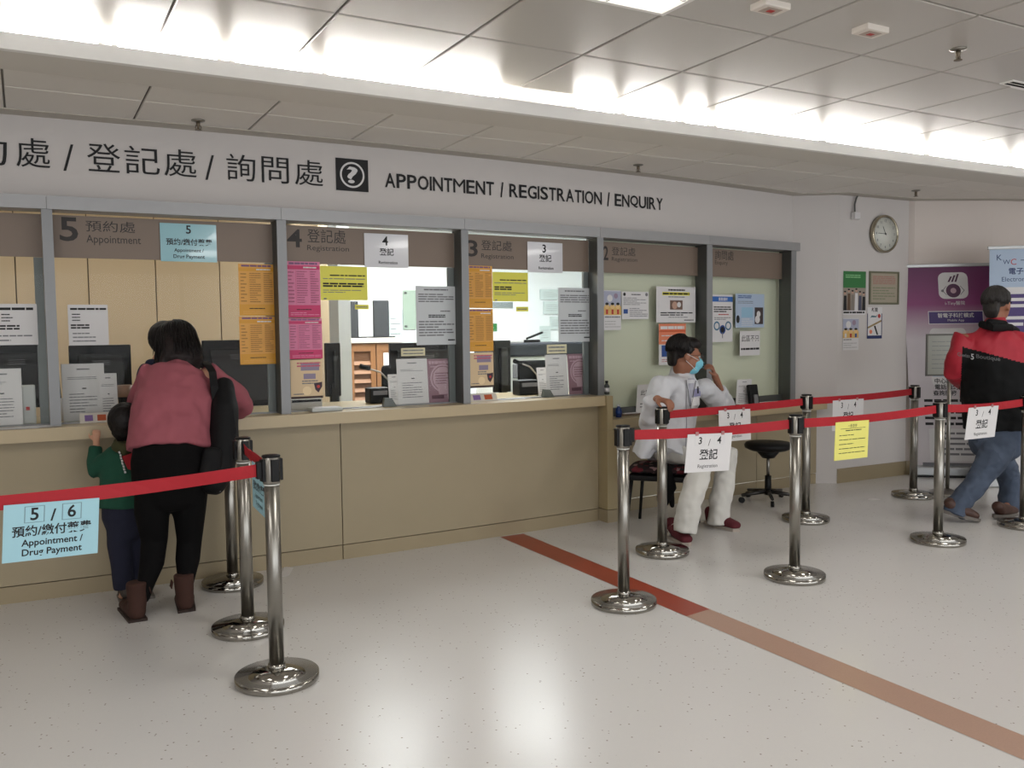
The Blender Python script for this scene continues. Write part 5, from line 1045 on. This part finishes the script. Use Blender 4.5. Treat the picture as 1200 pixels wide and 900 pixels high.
b.build('hair', mat('dark_brown_hair', (26, 15, 14), .55, bump=.4, scale=90, spec=.3), R, .007, 2, folds=.012, fscale=25); strands(R, HL, (.104, .114, .108), 1.5, .16, 240, .0055, 2.3, .02)
# rucksack on her right shoulder
bag = thing('rucksack', tuple(P(260, 500, 4.95)), 'black rucksack hanging from the right shoulder of the person in pink', 'bag')
b = Body(); b.loft([(P(262, 455, 5.0), .06, .08), (P(262, 480, 4.94), .075, .11), (P(261, 520, 4.88), .085, .12), (P(256, 552, 4.84), .085, .12), (P(250, 566, 4.83), .07, .1)], (1, 0, 0)); b.build('bag_body', mat('nylon_black', (11, 11, 13), .7, spec=.25, noise=.1, scale=40), bag, .01, 3, folds=.01)
b = Body(); b.loft([(P(249, 530, 4.75), .05, .03), (P(246, 560, 4.74), .06, .03)]); b.build('front_pocket', MATS['nylon_black'], bag, .008, 2)
def strap(pts, w, m, par, nm='strap'):
    z = MB(); vs = []; fs = []
    for i, (p, sd) in enumerate(pts): p = V3(p); sd = V3(sd).normalized(); t_ = (V3(pts[min(i+1, len(pts)-1)][0])-V3(pts[max(i-1, 0)][0])).normalized(); n_ = sd.cross(t_).normalized()*.003; vs += [p-sd*w-n_, p+sd*w-n_, p+sd*w+n_, p-sd*w+n_]
    for i in range(len(pts)-1):
        for k in range(4): fs.append((4*i+k, 4*i+(k+1) % 4, 4*i+4+(k+1) % 4, 4*i+4+k))
    fs += [(3, 2, 1, 0), tuple(4*(len(pts)-1)+k for k in range(4))]; z.add(vs, fs); return z.build(nm, m, par)
strap([(P(240, 424, 5.16), (1, 0, 0)), (P(244, 428, 5.04), (1, 0, 0)), (P(249, 436, 4.965), (1, 0, 0)), (P(251, 452, 4.93), (1, 0, 0)), (P(253, 468, 4.92), (1, 0, 0))], .02, MATS['nylon_black'], bag)
strap([(P(270, 480, 4.84), (1, 0, 0)), (P(274, 505, 4.80), (1, 0, 0)), (P(272, 540, 4.78), (1, 0, 0))], .012, MATS['nylon_black'], bag)
MB().rbox(0, .03, 0, .012, 0, .022, .002, 0, Matrix.Translation(P(252, 577, 4.76))).build('buckle', INKG, bag)

# ---------------- child in green
R = person('person', (.45, 5.17, 0), 'small child in a green top and navy trousers beside the person in pink')
GRN_ = mat('fleece_green', (18, 70, 52), .9, noise=.1, scale=60, bump=.2); NAVY = mat('trouser_navy', (24, 26, 46), .9, noise=.1, scale=40)
hc = P(147, 497, 5.17); nk = P(146, 520, 5.17); fd = (.1, .98, .05)
b = Body(); L, M = head(b, hc, fd, (0, 0, 1), .86, nk)
b.loft([(P(147, 600, 5.16), .085, .07), (P(147, 560, 5.17), .085, .065), (P(147, 530, 5.17), .085, .05), (nk, .03, .03)], (1, 0, 0))
wr = P(113, 518, 5.27); b.loft([(P(130, 534, 5.17), .03), (P(112, 548, 5.2), .026), (wr, .018)]); hand(b, wr, (.05, .25, 1), (-.1, -1, .2), .58, .5, flip=1)
b.loft([(P(166, 536, 5.18), .03), (P(172, 560, 5.2), .026), (P(170, 575, 5.26), .018)]); hand(b, P(170, 575, 5.26), (0, .6, -.8), (1, 0, 0), .58, .4)
for x, y0 in ((141, 5.15), (165, 5.2)):
    b.loft([(P(x, 605, y0+.01), .05), (P(x+1, 650, y0), .034), (P(x+3, 688, y0), .024)]); f0 = P(x+4, 700, y0); f0.z = .035; b.loft([(f0+V3((0, -.02, .02)), .024), (f0+V3((0, .03, -.005)), .026, .02), (f0+V3((0, .1, -.012)), .022, .014)])
b.build('body', SKINL, R, .007, 3); eyes(R, L, M, .86)
b = Body(); b.loft([(P(147, 594, 5.16), .137, .112), (P(147, 570, 5.165), .13, .105), (P(146, 545, 5.17), .12, .095), (P(146, 530, 5.17), .105, .08), (P(146, 522, 5.17), .06, .05)], (1, 0, 0), 22, (1, 0))
b.loft([(P(134, 532, 5.17), .05), (P(122, 542, 5.18), .05), (P(111, 551, 5.2), .046), (P(111, 540, 5.23), .04), (P(112, 523, 5.26), .034)], flat=(0, 1)); b.loft([(P(160, 532, 5.17), .05), (P(170, 548, 5.19), .045), (P(171, 570, 5.24), .036)])
b.build('top', GRN_, R, .008, 4, folds=.012)
b = Body(); b.loft([(P(137, 523, 5.10), .03), (P(146, 527, 5.07), .035), (P(156, 524, 5.10), .03)], (0, 0, 1)); b.loft([(P(139, 519, 5.16), .03), (P(146, 523, 5.11), .03), (P(155, 519, 5.16), .03)], (0, 0, 1)); b.build('hood', mat('hood_olive', (58, 58, 30), .9), R, .006, 3)
m = MB(); q = [P(143, 535, 5.055), P(158, 530, 5.06), P(160, 552, 5.055), P(150, 550, 5.052)]; q = [V3(v) for v in q]; m.add(q+[v+V3((0, .03, 0)) for v in q], [(0, 1, 2, 3), (7, 6, 5, 4), (0, 4, 5, 1), (1, 5, 6, 2), (2, 6, 7, 3), (3, 7, 4, 0)]); m.build('red_patch', mat('patch_red', (150, 20, 30), .8), R)
m = MB()
for k in range(8): p = P(139.5+.9*k+.5*(k % 2), 529+3.3*k, 5.06); m.tube([p, P(140.8+.9*k, 531.5+3.3*k, 5.058)], .005, 6)
m.build('white_trim', WHITE, R)
b = Body(); b.loft([(P(147, 585, 5.16), .118, .098), (P(147, 605, 5.16), .12, .1), (P(149, 618, 5.16), .105, .085)], (1, 0, 0), 20)
b.loft([(P(140, 612, 5.15), .068), (P(140, 640, 5.16), .062), (P(143, 665, 5.16), .056), (P(146, 690, 5.15), .054)], flat=(0, 1)); b.loft([(P(162, 612, 5.17), .068), (P(166, 640, 5.19), .062), (P(168, 665, 5.2), .056), (P(169, 690, 5.2), .052)], flat=(0, 1)); b.build('trousers', NAVY, R, .008, 4, folds=.012)
for x, y0 in ((145, 5.15), (169, 5.2)):
    f0 = P(x+3, 700, y0); f0.z = .04; b = Body(); b.loft([(f0+V3((0, -.03, .025)), .034), (f0+V3((0, .03, .0)), .04, .034), (f0+V3((0, .11, -.01)), .036, .024)]); o = b.build('shoe', mat('shoe_grey', (66, 58, 52), .7), R, .007, 3); MB().rbox(f0.x-.038, f0.x+.038, f0.y-.06, f0.y+.14, 0, .016, .004).build('sole', mat('sole_grey', (110, 104, 98), .7), o)
b = Body(); r_, f_, u_ = frame3(fd); HL = lambda x, y, z: hc+(r_*x+f_*y+u_*z)*.86
b.ball(HL(0, -.022, .03), (.09, .1, .098), M, 20); b.loft([(HL(0, -.07, .02), .08, .04), (HL(0, -.07, -.05), .07, .032), (HL(0, -.062, -.085), .05, .02)], r_); b.build('hair', HAIR, R, .006, 2, folds=.006, fscale=40); strands(R, HL, (.094, .104, .102), 2.1, 0, 160, .005, 2.0)

# ---------------- toddler held at the window
R = person('person', (.56, 5.40, .958), 'toddler in a navy jacket sitting on the counter, half hidden by the person in pink')
hc = P(192, 401, 5.35); nk = P(187, 424, 5.38); fd = (-.2, .9, -.1)
b = Body(); L, M = head(b, hc, fd, (0, 0, 1), .8, nk); tx_, ty_ = nk.x, 5.40
b.loft([(V3((tx_, ty_, 1.03)), .075, .06), (V3((tx_, ty_, 1.15)), .075, .055), (V3((tx_, ty_, 1.26)), .075, .05), (nk, .03, .03)], (1, 0, 0))
for sg in (-1, 1):
    b.loft([(V3((tx_+sg*.08, ty_, 1.25)), .028), (V3((tx_+sg*.1, ty_-.02, 1.14)), .024), (V3((tx_+sg*.07, ty_+.05, 1.08)), .017)]); hand(b, V3((tx_+sg*.07, ty_+.05, 1.08)), (-sg*.3, .3, -.2), (0, 0, 1), .5, .4)
    b.loft([(V3((tx_+sg*.045, ty_, 1.02)), .045), (V3((tx_+sg*.09, ty_-.12, 1.02)), .036), (V3((tx_+sg*.08, ty_-.13, .93)), .026)]); b.loft([(V3((tx_+sg*.08, ty_-.13, .92)), .022), (V3((tx_+sg*.09, ty_-.17, .9)), .02)])
b.build('body', SKINL, R, .007, 3); eyes(R, L, M, .8)
b = Body(); b.loft([(V3((tx_, ty_, 1.0)), .115, .09), (V3((tx_, ty_, 1.13)), .112, .09), (V3((tx_, ty_, 1.24)), .1, .078), (nk-V3((0, 0, .01)), .05, .05)], (1, 0, 0), 20)
for sg in (-1, 1): b.loft([(V3((tx_+sg*.07, ty_, 1.25)), .046), (V3((tx_+sg*.105, ty_-.02, 1.14)), .042), (V3((tx_+sg*.075, ty_+.045, 1.085)), .034)])
b.build('jacket', mat('jacket_navy', (28, 32, 58), .85), R, .008, 4, folds=.01)
b = Body(); b.loft([(nk+V3((-.05, 0, -.012)), .03), (nk+V3((0, -.05, -.01)), .032), (nk+V3((.05, 0, -.012)), .03)], (0, 0, 1)); b.build('collar', MATS['jacket_navy'], R, .006, 2)
b = Body()
for sg in (-1, 1): b.loft([(V3((tx_+sg*.045, ty_, 1.015)), .056), (V3((tx_+sg*.09, ty_-.12, 1.02)), .048), (V3((tx_+sg*.08, ty_-.13, .94)), .04)])
b.build('trousers', NAVY, R, .008, 3)
b = Body(); r_, f_, u_ = frame3(fd); HL = lambda x, y, z: hc+(r_*x+f_*y+u_*z)*.8
b.ball(HL(0, -.022, .03), (.09, .1, .098), M, 20); b.loft([(HL(0, -.07, .02), .078, .04), (HL(0, -.07, -.06), .065, .03)], r_); b.build('hair', HAIR, R, .006, 2, folds=.006, fscale=40); strands(R, HL, (.094, .104, .102), 2.0, 0, 160, .005, 2.0)

# ---------------- seated man in the white coat
R = person('person', (4.05, 4.95, 0), 'seated man in a white coat, blue face mask and maroon sneakers')
COAT = mat('coat_white', (205, 206, 210), .85, fold=.8, fs=5); TROU = mat('trousers_offwhite', (204, 202, 196), .85, fold=.6, fs=6)
hc = P(803, 417, 4.93); nk = P(799, 439, 4.99); fd = V3((.93, -.36, -.12)); pel = P(790, 524, 5.02)
_E = POSTS['E']; sR, eR, wR = P(775, 452, 4.85), P(762, 496, 4.74), V3((_E.x+.03, _E.y+.085, .998))
sL, eL, wL = P(828, 457, 5.12), P(857, 489, 5.42), P(838, 441, 5.12)
side = V3((.62, .78, 0)); top_E = POSTS['E']
hipR, hipL = P(788, 527, 4.95), P(803, 527, 5.12); knR, knL = P(826, 534, 4.66), P(853, 533, 4.88); anR, anL = P(801, 612, 4.575), P(841, 603, 4.82)
b = Body(); L, M = head(b, hc, fd, (0, 0, 1), 1.16, nk)
b.loft([(pel, .15, .11), (P(792, 495, 5.01), .13, .1), (P(798, 468, 4.99), .15, .1), (P(801, 450, 4.99), .12, .08), (nk, .055, .055)], side)
b.loft([(sR, .048), (eR, .04), (wR, .028)]); b.loft([(sL, .048), (eL, .04), (wL, .028)])
hr = V3((top_E.x, top_E.y, .975)); hand(b, wR, (.22, -.9, -.12), (0, -.1, 1), 1.05, .62, flip=-1)
hand(b, wL, (-.5, -.15, .85), (.75, -.6, .3), 1.0, .7, flip=1)
for (h, kn, an) in ((hipR, knR, anR), (hipL, knL, anL)): b.loft([(h, .085), (kn, .055), (an, .036)])
toes = {}
for nm, hx, tx in (('R', (785, 628), (816, 646)), ('L', (829, 614), (868, 624))):
    h0 = atz(*hx, 0); t0 = atz(*tx, 0); d = (t0-h0).normalized(); h0 = h0+d*.03; t0 = h0+d*.235; toes[nm] = (h0, t0, d)
    b.loft([(V3((h0.x, h0.y, .09)), .034), (V3((h0.x, h0.y, .045)), .034, .032), (V3((t0.x, t0.y, .03)), .034, .018)])
b.build('body', SKIN, R, .0085, 3); eyes(R, L, M, 1.16)
# coat
b = Body()
b.loft([(P(778, 535, 4.99), .25, .2), (P(781, 524, 5.0), .235, .185), (P(786, 508, 5.0), .21, .16), (P(792, 485, 5.0), .195, .145), (P(798, 458, 4.99), .21, .14), (P(799, 446, 4.99), .17, .115), (P(799, 438, 4.99), .09, .085)], side, 26, (1, 0))
b.loft([(P(790, 452, 4.9), .075), (sR, .085), (P(766, 476, 4.77), .078), (eR, .074), (P(762, 487, 4.64), .066), (wR+V3((-.02, .035, .0)), .056)], flat=(0, 1)); b.loft([(P(822, 455, 5.08), .075), (sL, .08), (P(845, 476, 5.28), .076), (eL, .066), (P(852, 473, 5.32), .06), (P(844, 457, 5.21), .05)], flat=(0, 1))
# skirt of the coat over the seat and the thighs
b.loft([(P(766, 505, 4.98), .1, .08), (P(756, 520, 5.0), .13, .07), (P(752, 533, 5.02), .14, .07)], side, flat=(0, 1)); b.loft([(P(798, 510, 4.88), .13, .09), (P(812, 520, 4.82), .14, .085), (P(822, 527, 4.76), .135, .075)], side, flat=(0, 1))
coat_o = b.build('coat', COAT, R, .009, 5, folds=.034, fscale=10)
SHIRT = mat('shirt_lilac', (138, 136, 168), .85)
b = Body(); r_, f_, u_ = frame3((.7, -.7, 0)); c0 = nk
for sg in (-1, 1): b.loft([(c0+r_*sg*.062+f_*-.03+V3((0, 0, .005)), .02, .01), (c0+r_*sg*.058+f_*.03+V3((0, 0, -.015)), .026, .01), (c0+r_*sg*.035+f_*.085+V3((0, 0, -.06)), .02, .008)], (0, 0, 1), 12)
b.build('shirt_collar', SHIRT, R, .005, 2)
F = caster(coat_o)
patch(F, ((806, 444), (813, 444), (812, 484), (809, 484)), 6, mat('shirt_grey_white', (168, 168, 180), .85), 'shirt_front', R, .004)
z = MB(); z.tube([F(804, 446+4.2*k, .004) for k in range(20)], .0035, 6); z.build('placket', mat('seam_grey', (150, 150, 156), .8), R)
z = MB(); z.tube([F(804+.35*k, 447+2.6*k, .009) for k in range(12)], .0035, 6); z.build('lanyard', INKG, R)
z = MB(); z.tube([F(814-.45*k, 447+2.6*k, .009) for k in range(12)], .0035, 6); z.build('lanyard', INKG, R)
patch(F, ((809, 466), (818, 465), (818, 477), (809, 478)), 4, WHITE, 'name_badge', R, .012)
patch(F, ((812, 456), (820, 455), (820, 464), (812, 465)), 4, SHIRT, 'shirt_pocket', R, .007)
z = MB(); z.tube([F(816, 453, .012), F(816.5, 461, .012)], .005, 8); z.build('pen', INK, R)
b = Body(); b.loft([(pel+V3((0, 0, -.01)), .18, .12), (P(795, 527, 4.95), .19, .11)], side)
b.loft([(hipR, .1), (P(808, 529, 4.8), .095), (knR, .085), (P(818, 560, 4.6), .082), (P(808, 590, 4.56), .08), (P(803, 624, 4.55), .08)], flat=(0, 1)); b.loft([(hipL, .1), (P(830, 529, 5.0), .095), (knL, .085), (P(849, 560, 4.84), .08), (P(844, 585, 4.81), .078), (P(842, 615, 4.80), .078)], flat=(0, 1)); b.build('trousers', TROU, R, .009, 5, folds=.026, fscale=11)
MARO = mat('sneaker_maroon', (84, 18, 30), .8, noise=.1, scale=60); LACE = mat('lace_white', (206, 200, 190), .7)
for nm in ('R', 'L'):
    h0, t0, d = toes[nm]; sd = V3((-d.y, d.x, 0)); b = Body(); Z = lambda z: V3((0, 0, z))
    b.loft([(h0+Z(.1), .042, .045), (h0+Z(.055), .042, .042), (h0+d*.06+Z(.06), .046, .046), (h0+d*.14+Z(.054), .052, .042), (t0+d*.02+Z(.042), .046, .03)], sd); o = b.build('sneaker', MARO, R, .006, 3)
    z = MB(); pts = [h0-d*.05+sd*.02, h0-d*.05-sd*.02, h0-sd*.042, h0+d*.1-sd*.046, t0+d*.03-sd*.036, t0+d*.06, t0+d*.03+sd*.036, h0+d*.1+sd*.046, h0+sd*.042]; z.prism([(v.x, v.y) for v in pts], 0.0, .024); z.build('sole', mat('sole_cream', (170, 160, 150), .6), o)
    for sg in (-1, 1):
        z = MB(); z.tube([h0+d*.03+sd*sg*.04+Z(.045), h0+d*.07+sd*sg*.05+Z(.03), h0+d*.1+sd*sg*.05+Z(.035), h0+d*.03+sd*sg*.045+Z(.062)], [.003, .007, .006, .002], 8); z.build('side_mark', LACE, o)
    z = MB()
    for k in range(5): c = h0+d*(.045+.022*k)+Z(.098-.009*k); z.tube([c+sd*.022, c+Z(.006), c-sd*.022+d*.012], .0035, 6)
    z.build('laces', LACE, o)
# hair, mask, glasses
b = Body(); r_, f_, u_ = frame3(fd); HL = lambda x, y, z: hc+(r_*x+f_*y+u_*z)*1.16
b.ball(HL(0, -.03, .042), (.098, .105, .1), M, 20); b.ball(HL(0, .028, .078), (.08, .075, .05), M, 16); b.loft([(HL(0, -.085, .03), .082, .036), (HL(0, -.08, -.05), .066, .03)], r_)
for sg in (-1, 1): b.loft([(HL(sg*.074, .0, .05), .016, .04), (HL(sg*.077, -.008, .022), .01, .022)], r_)
b.build('hair', HAIR, R, .006, 2, folds=.006, fscale=40); strands(R, HL, (.088, .094, .09), 1.8, 0, 240, .0045, 1.75, c=(0, -.03, .042))
b = Body(); b.ball(HL(0, .07, -.04), (.061, .058, .052), M, 20); b.ball(HL(0, .052, -.075), (.055, .055, .04), M, 16)
o = b.build('face_mask', mat('mask_blue', (122, 196, 214), .7, noise=.03), R, .006, 3)
m = MB()
for sg in (-1, 1): m.tube([HL(sg*.052, .07, -.018), HL(sg*.078, .02, -.002), HL(sg*.088, -.02, .012)], .0022, 6); m.tube([HL(sg*.05, .06, -.08), HL(sg*.076, .02, -.055), HL(sg*.086, -.02, -.03)], .0022, 6)
m.build('ear_loop', WHITE, o); m = MB()
for k in range(3): m.tube([HL(-.045, .112, -.03-.016*k), HL(0, .129, -.03-.016*k), HL(.045, .112, -.03-.016*k)], .0018, 6)
m.build('pleat', MATS['mask_blue'], o)
g = MB()
for sg in (-1, 1): g.tube([HL(sg*.033+.02*cos(t*pi/6), .099, .004+.015*sin(t*pi/6)) for t in range(13)], .0015, 6); g.tube([HL(sg*.053, .097, .008), HL(sg*.08, .04, .008), HL(sg*.082, -.015, .006)], .0016, 6)
g.tube([HL(-.013, .1, .006), HL(.013, .1, .006)], .0015, 6); g.build('spectacles', mat('wire_grey', (90, 86, 84), .3, .8), R)
# chair under him
r = thing('visitor_chair', (pel.x, pel.y, 0), 'black chair with a dark flowered cushion under the seated man', 'chair'); cx, cy = P(777, 545, 5.05).x, 5.05
Mc = Matrix.Translation((cx, cy, 0))@Matrix.Rotation(radians(-50), 4, 'Z')
MB().rbox(-.22, .22, -.22, .22, .37, .41, .012, 0, Mc).build('seat', BLACK, r)
CUSH = bpy.data.materials.new('cushion_flowers'); CUSH.use_nodes = True; nt = CUSH.node_tree; bb_ = nt.nodes['Principled BSDF']; bb_.inputs['Roughness'].default_value = .9
tc = nt.nodes.new('ShaderNodeTexCoord'); vo = nt.nodes.new('ShaderNodeTexVoronoi'); vo.inputs['Scale'].default_value = 26; nt.links.new(tc.outputs['Object'], vo.inputs['Vector']); cr = nt.nodes.new('ShaderNodeValToRGB'); sp = nt.nodes.new('ShaderNodeSeparateColor'); nt.links.new(vo.outputs['Color'], sp.inputs[0]); nt.links.new(sp.outputs[0], cr.inputs[0])
cr.color_ramp.interpolation = 'CONSTANT'; e = cr.color_ramp.elements; e[0].color = lin((26, 18, 20)); e[1].position = .5; e[1].color = lin((96, 24, 34)); e = cr.color_ramp.elements.new(.72); e.color = lin((150, 120, 120)); e = cr.color_ramp.elements.new(.82); e.color = lin((40, 20, 24)); nt.links.new(cr.outputs[0], bb_.inputs['Base Color'])
b = Body(); b.loft([(Mc@V3((-.2, 0, .44)), .2, .035), (Mc@V3((0, 0, .445)), .22, .042), (Mc@V3((.18, 0, .44)), .2, .035)], Mc.to_3x3()@V3((0, 1, 0))); b.build('cushion', CUSH, r, .01, 3)
for sx_ in (-1, 1):
    for sy_ in (-1, 1): MB().tube([Mc@V3((sx_*.19, sy_*.19, .38)), Mc@V3((sx_*.225, sy_*.225, .0))], [.014, .011], 10).build('leg', BLACK, r)
jk = Body(); jk.loft([(P(778, 548, 4.86), .05, .03), (P(782, 572, 4.84), .07, .025), (P(776, 590, 4.84), .04, .015)], (.8, -.4, 0)); jk.loft([(P(786, 575, 4.84), .03, .02), (P(788, 593, 4.83), .012, .01)]); o = jk.build('dark_cloth', BLACKM, None, .008, 3, folds=.02); tag(o, 'black cloth hanging down below the seat of the man\'s chair', 'cloth')

# ---------------- walking man
R = person('person', (6.35, 4.0, 0), 'walking man in a red and black jacket and blue jeans seen from behind')
RJ = mat('jacket_red', (164, 24, 44), .6, fold=.6, fs=6); BJ = mat('jacket_black', (9, 10, 11), .7, spec=.2); JEAN = mat('denim_blue', (72, 83, 101), .9, noise=.15, scale=14, fold=.8, fs=9)
hc = P(1169, 358, 4.0); nk = P(1166, 383, 4.0); fd = V3((.97, .12, -.05)); sd = V3((.6, -.8, 0)); pel = P(1166, 508, 4.0)
sL, eL, wL = P(1130, 398, 4.13), P(1118, 436, 4.2), P(1140, 455, 4.4); sR, eR, wR = P(1200, 398, 3.86), P(1214, 440, 3.80), P(1216, 470, 3.95)
hipB, hipF = P(1172, 522, 3.94), P(1162, 520, 4.1); knB, knF = P(1150, 558, 3.98), P(1182, 560, 4.12); anB, anF = P(1117, 594, 4.05), P(1181, 592, 4.08)
b = Body(); L, M = head(b, hc, fd, (0, 0, 1), 1.12, nk)
b.loft([(pel, .15, .11), (P(1164, 460, 4.0), .14, .1), (P(1164, 420, 4.0), .16, .11), (P(1165, 395, 4.0), .14, .08), (nk, .06, .06)], sd)
for (s_, e_, w_) in ((sL, eL, wL), (sR, eR, wR)): b.loft([(s_, .05), (e_, .042), (w_, .03)])
hand(b, wL, (.8, .3, -.2), (0, 0, 1), 1.0, .6, flip=1); hand(b, wR, (.6, .5, -.5), (.7, -.7, 0), 1.0, .6, flip=-1)
for (h, kn, an) in ((hipB, knB, anB), (hipF, knF, anF)): b.loft([(h, .085), (kn, .052), (an, .028)])
wt = atz(1150, 612, .0); wh = P(1112, 592, 4.06); ft0 = atz(1166, 609, 0); ft1 = ft0+V3((.27, .02, 0))
b.loft([(anB, .026), (wh+V3((.0, 0, .03)), .026, .024)]); b.loft([(anF, .026), (V3((ft0.x+.04, ft0.y, .07)), .024)])
b.build('body', SKIN, R, .009, 3); eyes(R, L, M, 1.12)
b = Body()
b.loft([(P(1168, 503, 4.0), .235, .168), (P(1168, 494, 4.0), .235, .165), (P(1167, 470, 4.0), .235, .165), (P(1165, 440, 4.0), .235, .16), (P(1164, 415, 4.0), .235, .15), (P(1164, 400, 4.0), .21, .13), (P(1165, 388, 4.0), .12, .095), (P(1166, 381, 4.0), .085, .08)], sd, 28, (1, 0))
b.loft([(P(1140, 400, 4.1), .085), (sL, .088), (P(1122, 418, 4.16), .08), (eL, .075), (P(1126, 446, 4.28), .065), (P(1138, 453, 4.36), .055)]); b.loft([(P(1190, 400, 3.9), .085), (sR, .088), (P(1208, 420, 3.83), .085), (eR, .075), (P(1216, 462, 3.9), .055)])
zline = lambda v: 1.325-.03*((v-pel).dot(sd))/.2
def jm(v):
    t = (v-pel).dot(sd); 
    if abs(t) > .245: return 0
    return 1 if v.z < 1.245+.0*t and abs(t) < .235 else 0
zc = P(1150, 408, 3.9).z
def jm(v):
    q = v-P(1165, 440, 4.0); t = q.dot(sd); dline = zc-.0-.3*(t+.2)
    lim = .2+.14*max(0, min(1, (zc-v.z)/.25)); return 1 if (v.z < dline and t > -.225 and t < lim-.02) else 0
jack_o = b.build('jacket', [RJ, BJ], R, .0085, 5, matfn=jm, folds=.028, fscale=9)
b = Body(); b.loft([(P(1150, 380, 4.06), .03, .022), (P(1164, 384, 3.9), .03, .022), (P(1184, 384, 3.9), .03, .022), (P(1192, 388, 4.0), .026, .02)], (0, 0, 1)); b.loft([(P(1160, 378, 3.96), .03), (P(1176, 380, 3.93), .03)], (0, 0, 1)); b.build('collar', BJ, R, .006, 3)
# lettering across the back
F = caster(jack_o); GT = mat('print_grey_back', (96, 96, 98), .6)
for t_, (x0, y0), (x1, y1), hh, m_ in (('Gwiss', (1122, 417), (1137, 419.5), 4.5, GT), ('5', (1138, 421), (1141.5, 421.5), 6.5, mat('print_pale_back', (190, 190, 192), .6)), ('Boutique', (1144, 421), (1172, 424.5), 6, mat('print_dim_back', (84, 84, 86), .6))):
    vs, fs, _a = text_mesh(t_, True); z = MB(); z.add([F(x0+(x1-x0)*v.x, y0+(y1-y0)*v.x-hh*v.y, .004) for v in vs], fs); z.build('back_lettering', m_, R)
b = Body(); b.loft([(P(1168, 500, 4.0), .2, .15), (P(1168, 520, 4.0), .19, .15)], sd)
b.loft([(hipB, .115), (P(1162, 540, 3.95), .105), (knB, .09), (P(1136, 576, 4.0), .082), (P(1122, 592, 4.04), .084), (P(1117, 603, 4.05), .088)], flat=(0, 1)); b.loft([(hipF, .11), (P(1176, 545, 4.12), .1), (knF, .088), (P(1184, 580, 4.1), .08), (P(1181, 604, 4.08), .09)], flat=(0, 1))
b.build('jeans', JEAN, R, .0085, 4, folds=.026, fscale=12)
BS = mat('shoe_brown_leather', (70, 44, 34), .5, noise=.15, scale=30)
for (hp, tp_, up_) in ((V3((wh.x-.01, wh.y, .1)), V3((wt.x-.02, wt.y+.02, .045)), 1), (V3((ft0.x+.03, ft0.y, .05)), V3((ft1.x, ft1.y, .04)), 0)):
    d = (tp_-hp).normalized(); sdd = V3((-d.y, d.x, 0)).normalized(); nrm = sdd.cross(d); nrm = nrm if nrm.z > 0 else -nrm; b = Body()
    b.loft([(hp+nrm*.045-d*.0, .044, .042), (hp+d*.03+nrm*.025, .046, .052), (hp+d*.12+nrm*.012, .05, .044), (tp_-d*.02, .045, .032)], sdd); o = b.build('shoe', BS, R, .007, 3)
    z = MB(); pts = [hp-d*.05, hp-sdd*.04, hp+d*.12-sdd*.048, tp_-sdd*.036, tp_+d*.035, tp_+sdd*.036, hp+d*.12+sdd*.048, hp+sdd*.04]; lo = [v-nrm*.045 for v in pts]; hi = [v-nrm*.022 for v in pts]; n_ = len(pts)
    mz = min(v.z for v in lo)
    z.add([V3(v)-V3((0, 0, mz-.001)) for v in lo+hi], [list(range(n_))[::-1], list(range(n_, 2*n_))]+[[i, (i+1) % n_, n_+(i+1) % n_, n_+i] for i in range(n_)]); z.build('sole', MATS['sole_grey'], o)
b = Body(); r_, f_, u_ = frame3(fd); HL = lambda x, y, z: hc+(r_*x+f_*y+u_*z)*1.12
b.ball(HL(0, -.028, .04), (.09, .098, .093), M, 20); b.ball(HL(0, .024, .076), (.074, .07, .044), M, 16); b.loft([(HL(0, -.085, .03), .07, .032), (HL(0, -.085, -.04), .06, .026), (HL(0, -.075, -.075), .045, .016)], r_)
for sg in (-1, 1): b.loft([(HL(sg*.074, -.02, .05), .012, .03), (HL(sg*.077, -.014, .02), .007, .014)], r_)
b.build('hair', HAIRB, R, .006, 2, folds=.005, fscale=40); strands(R, HL, (.084, .092, .088), 1.9, 0, 220, .0035, 1.7, m=HAIRB, c=(0, -.028, .04))
bpy.context.view_layer.update()
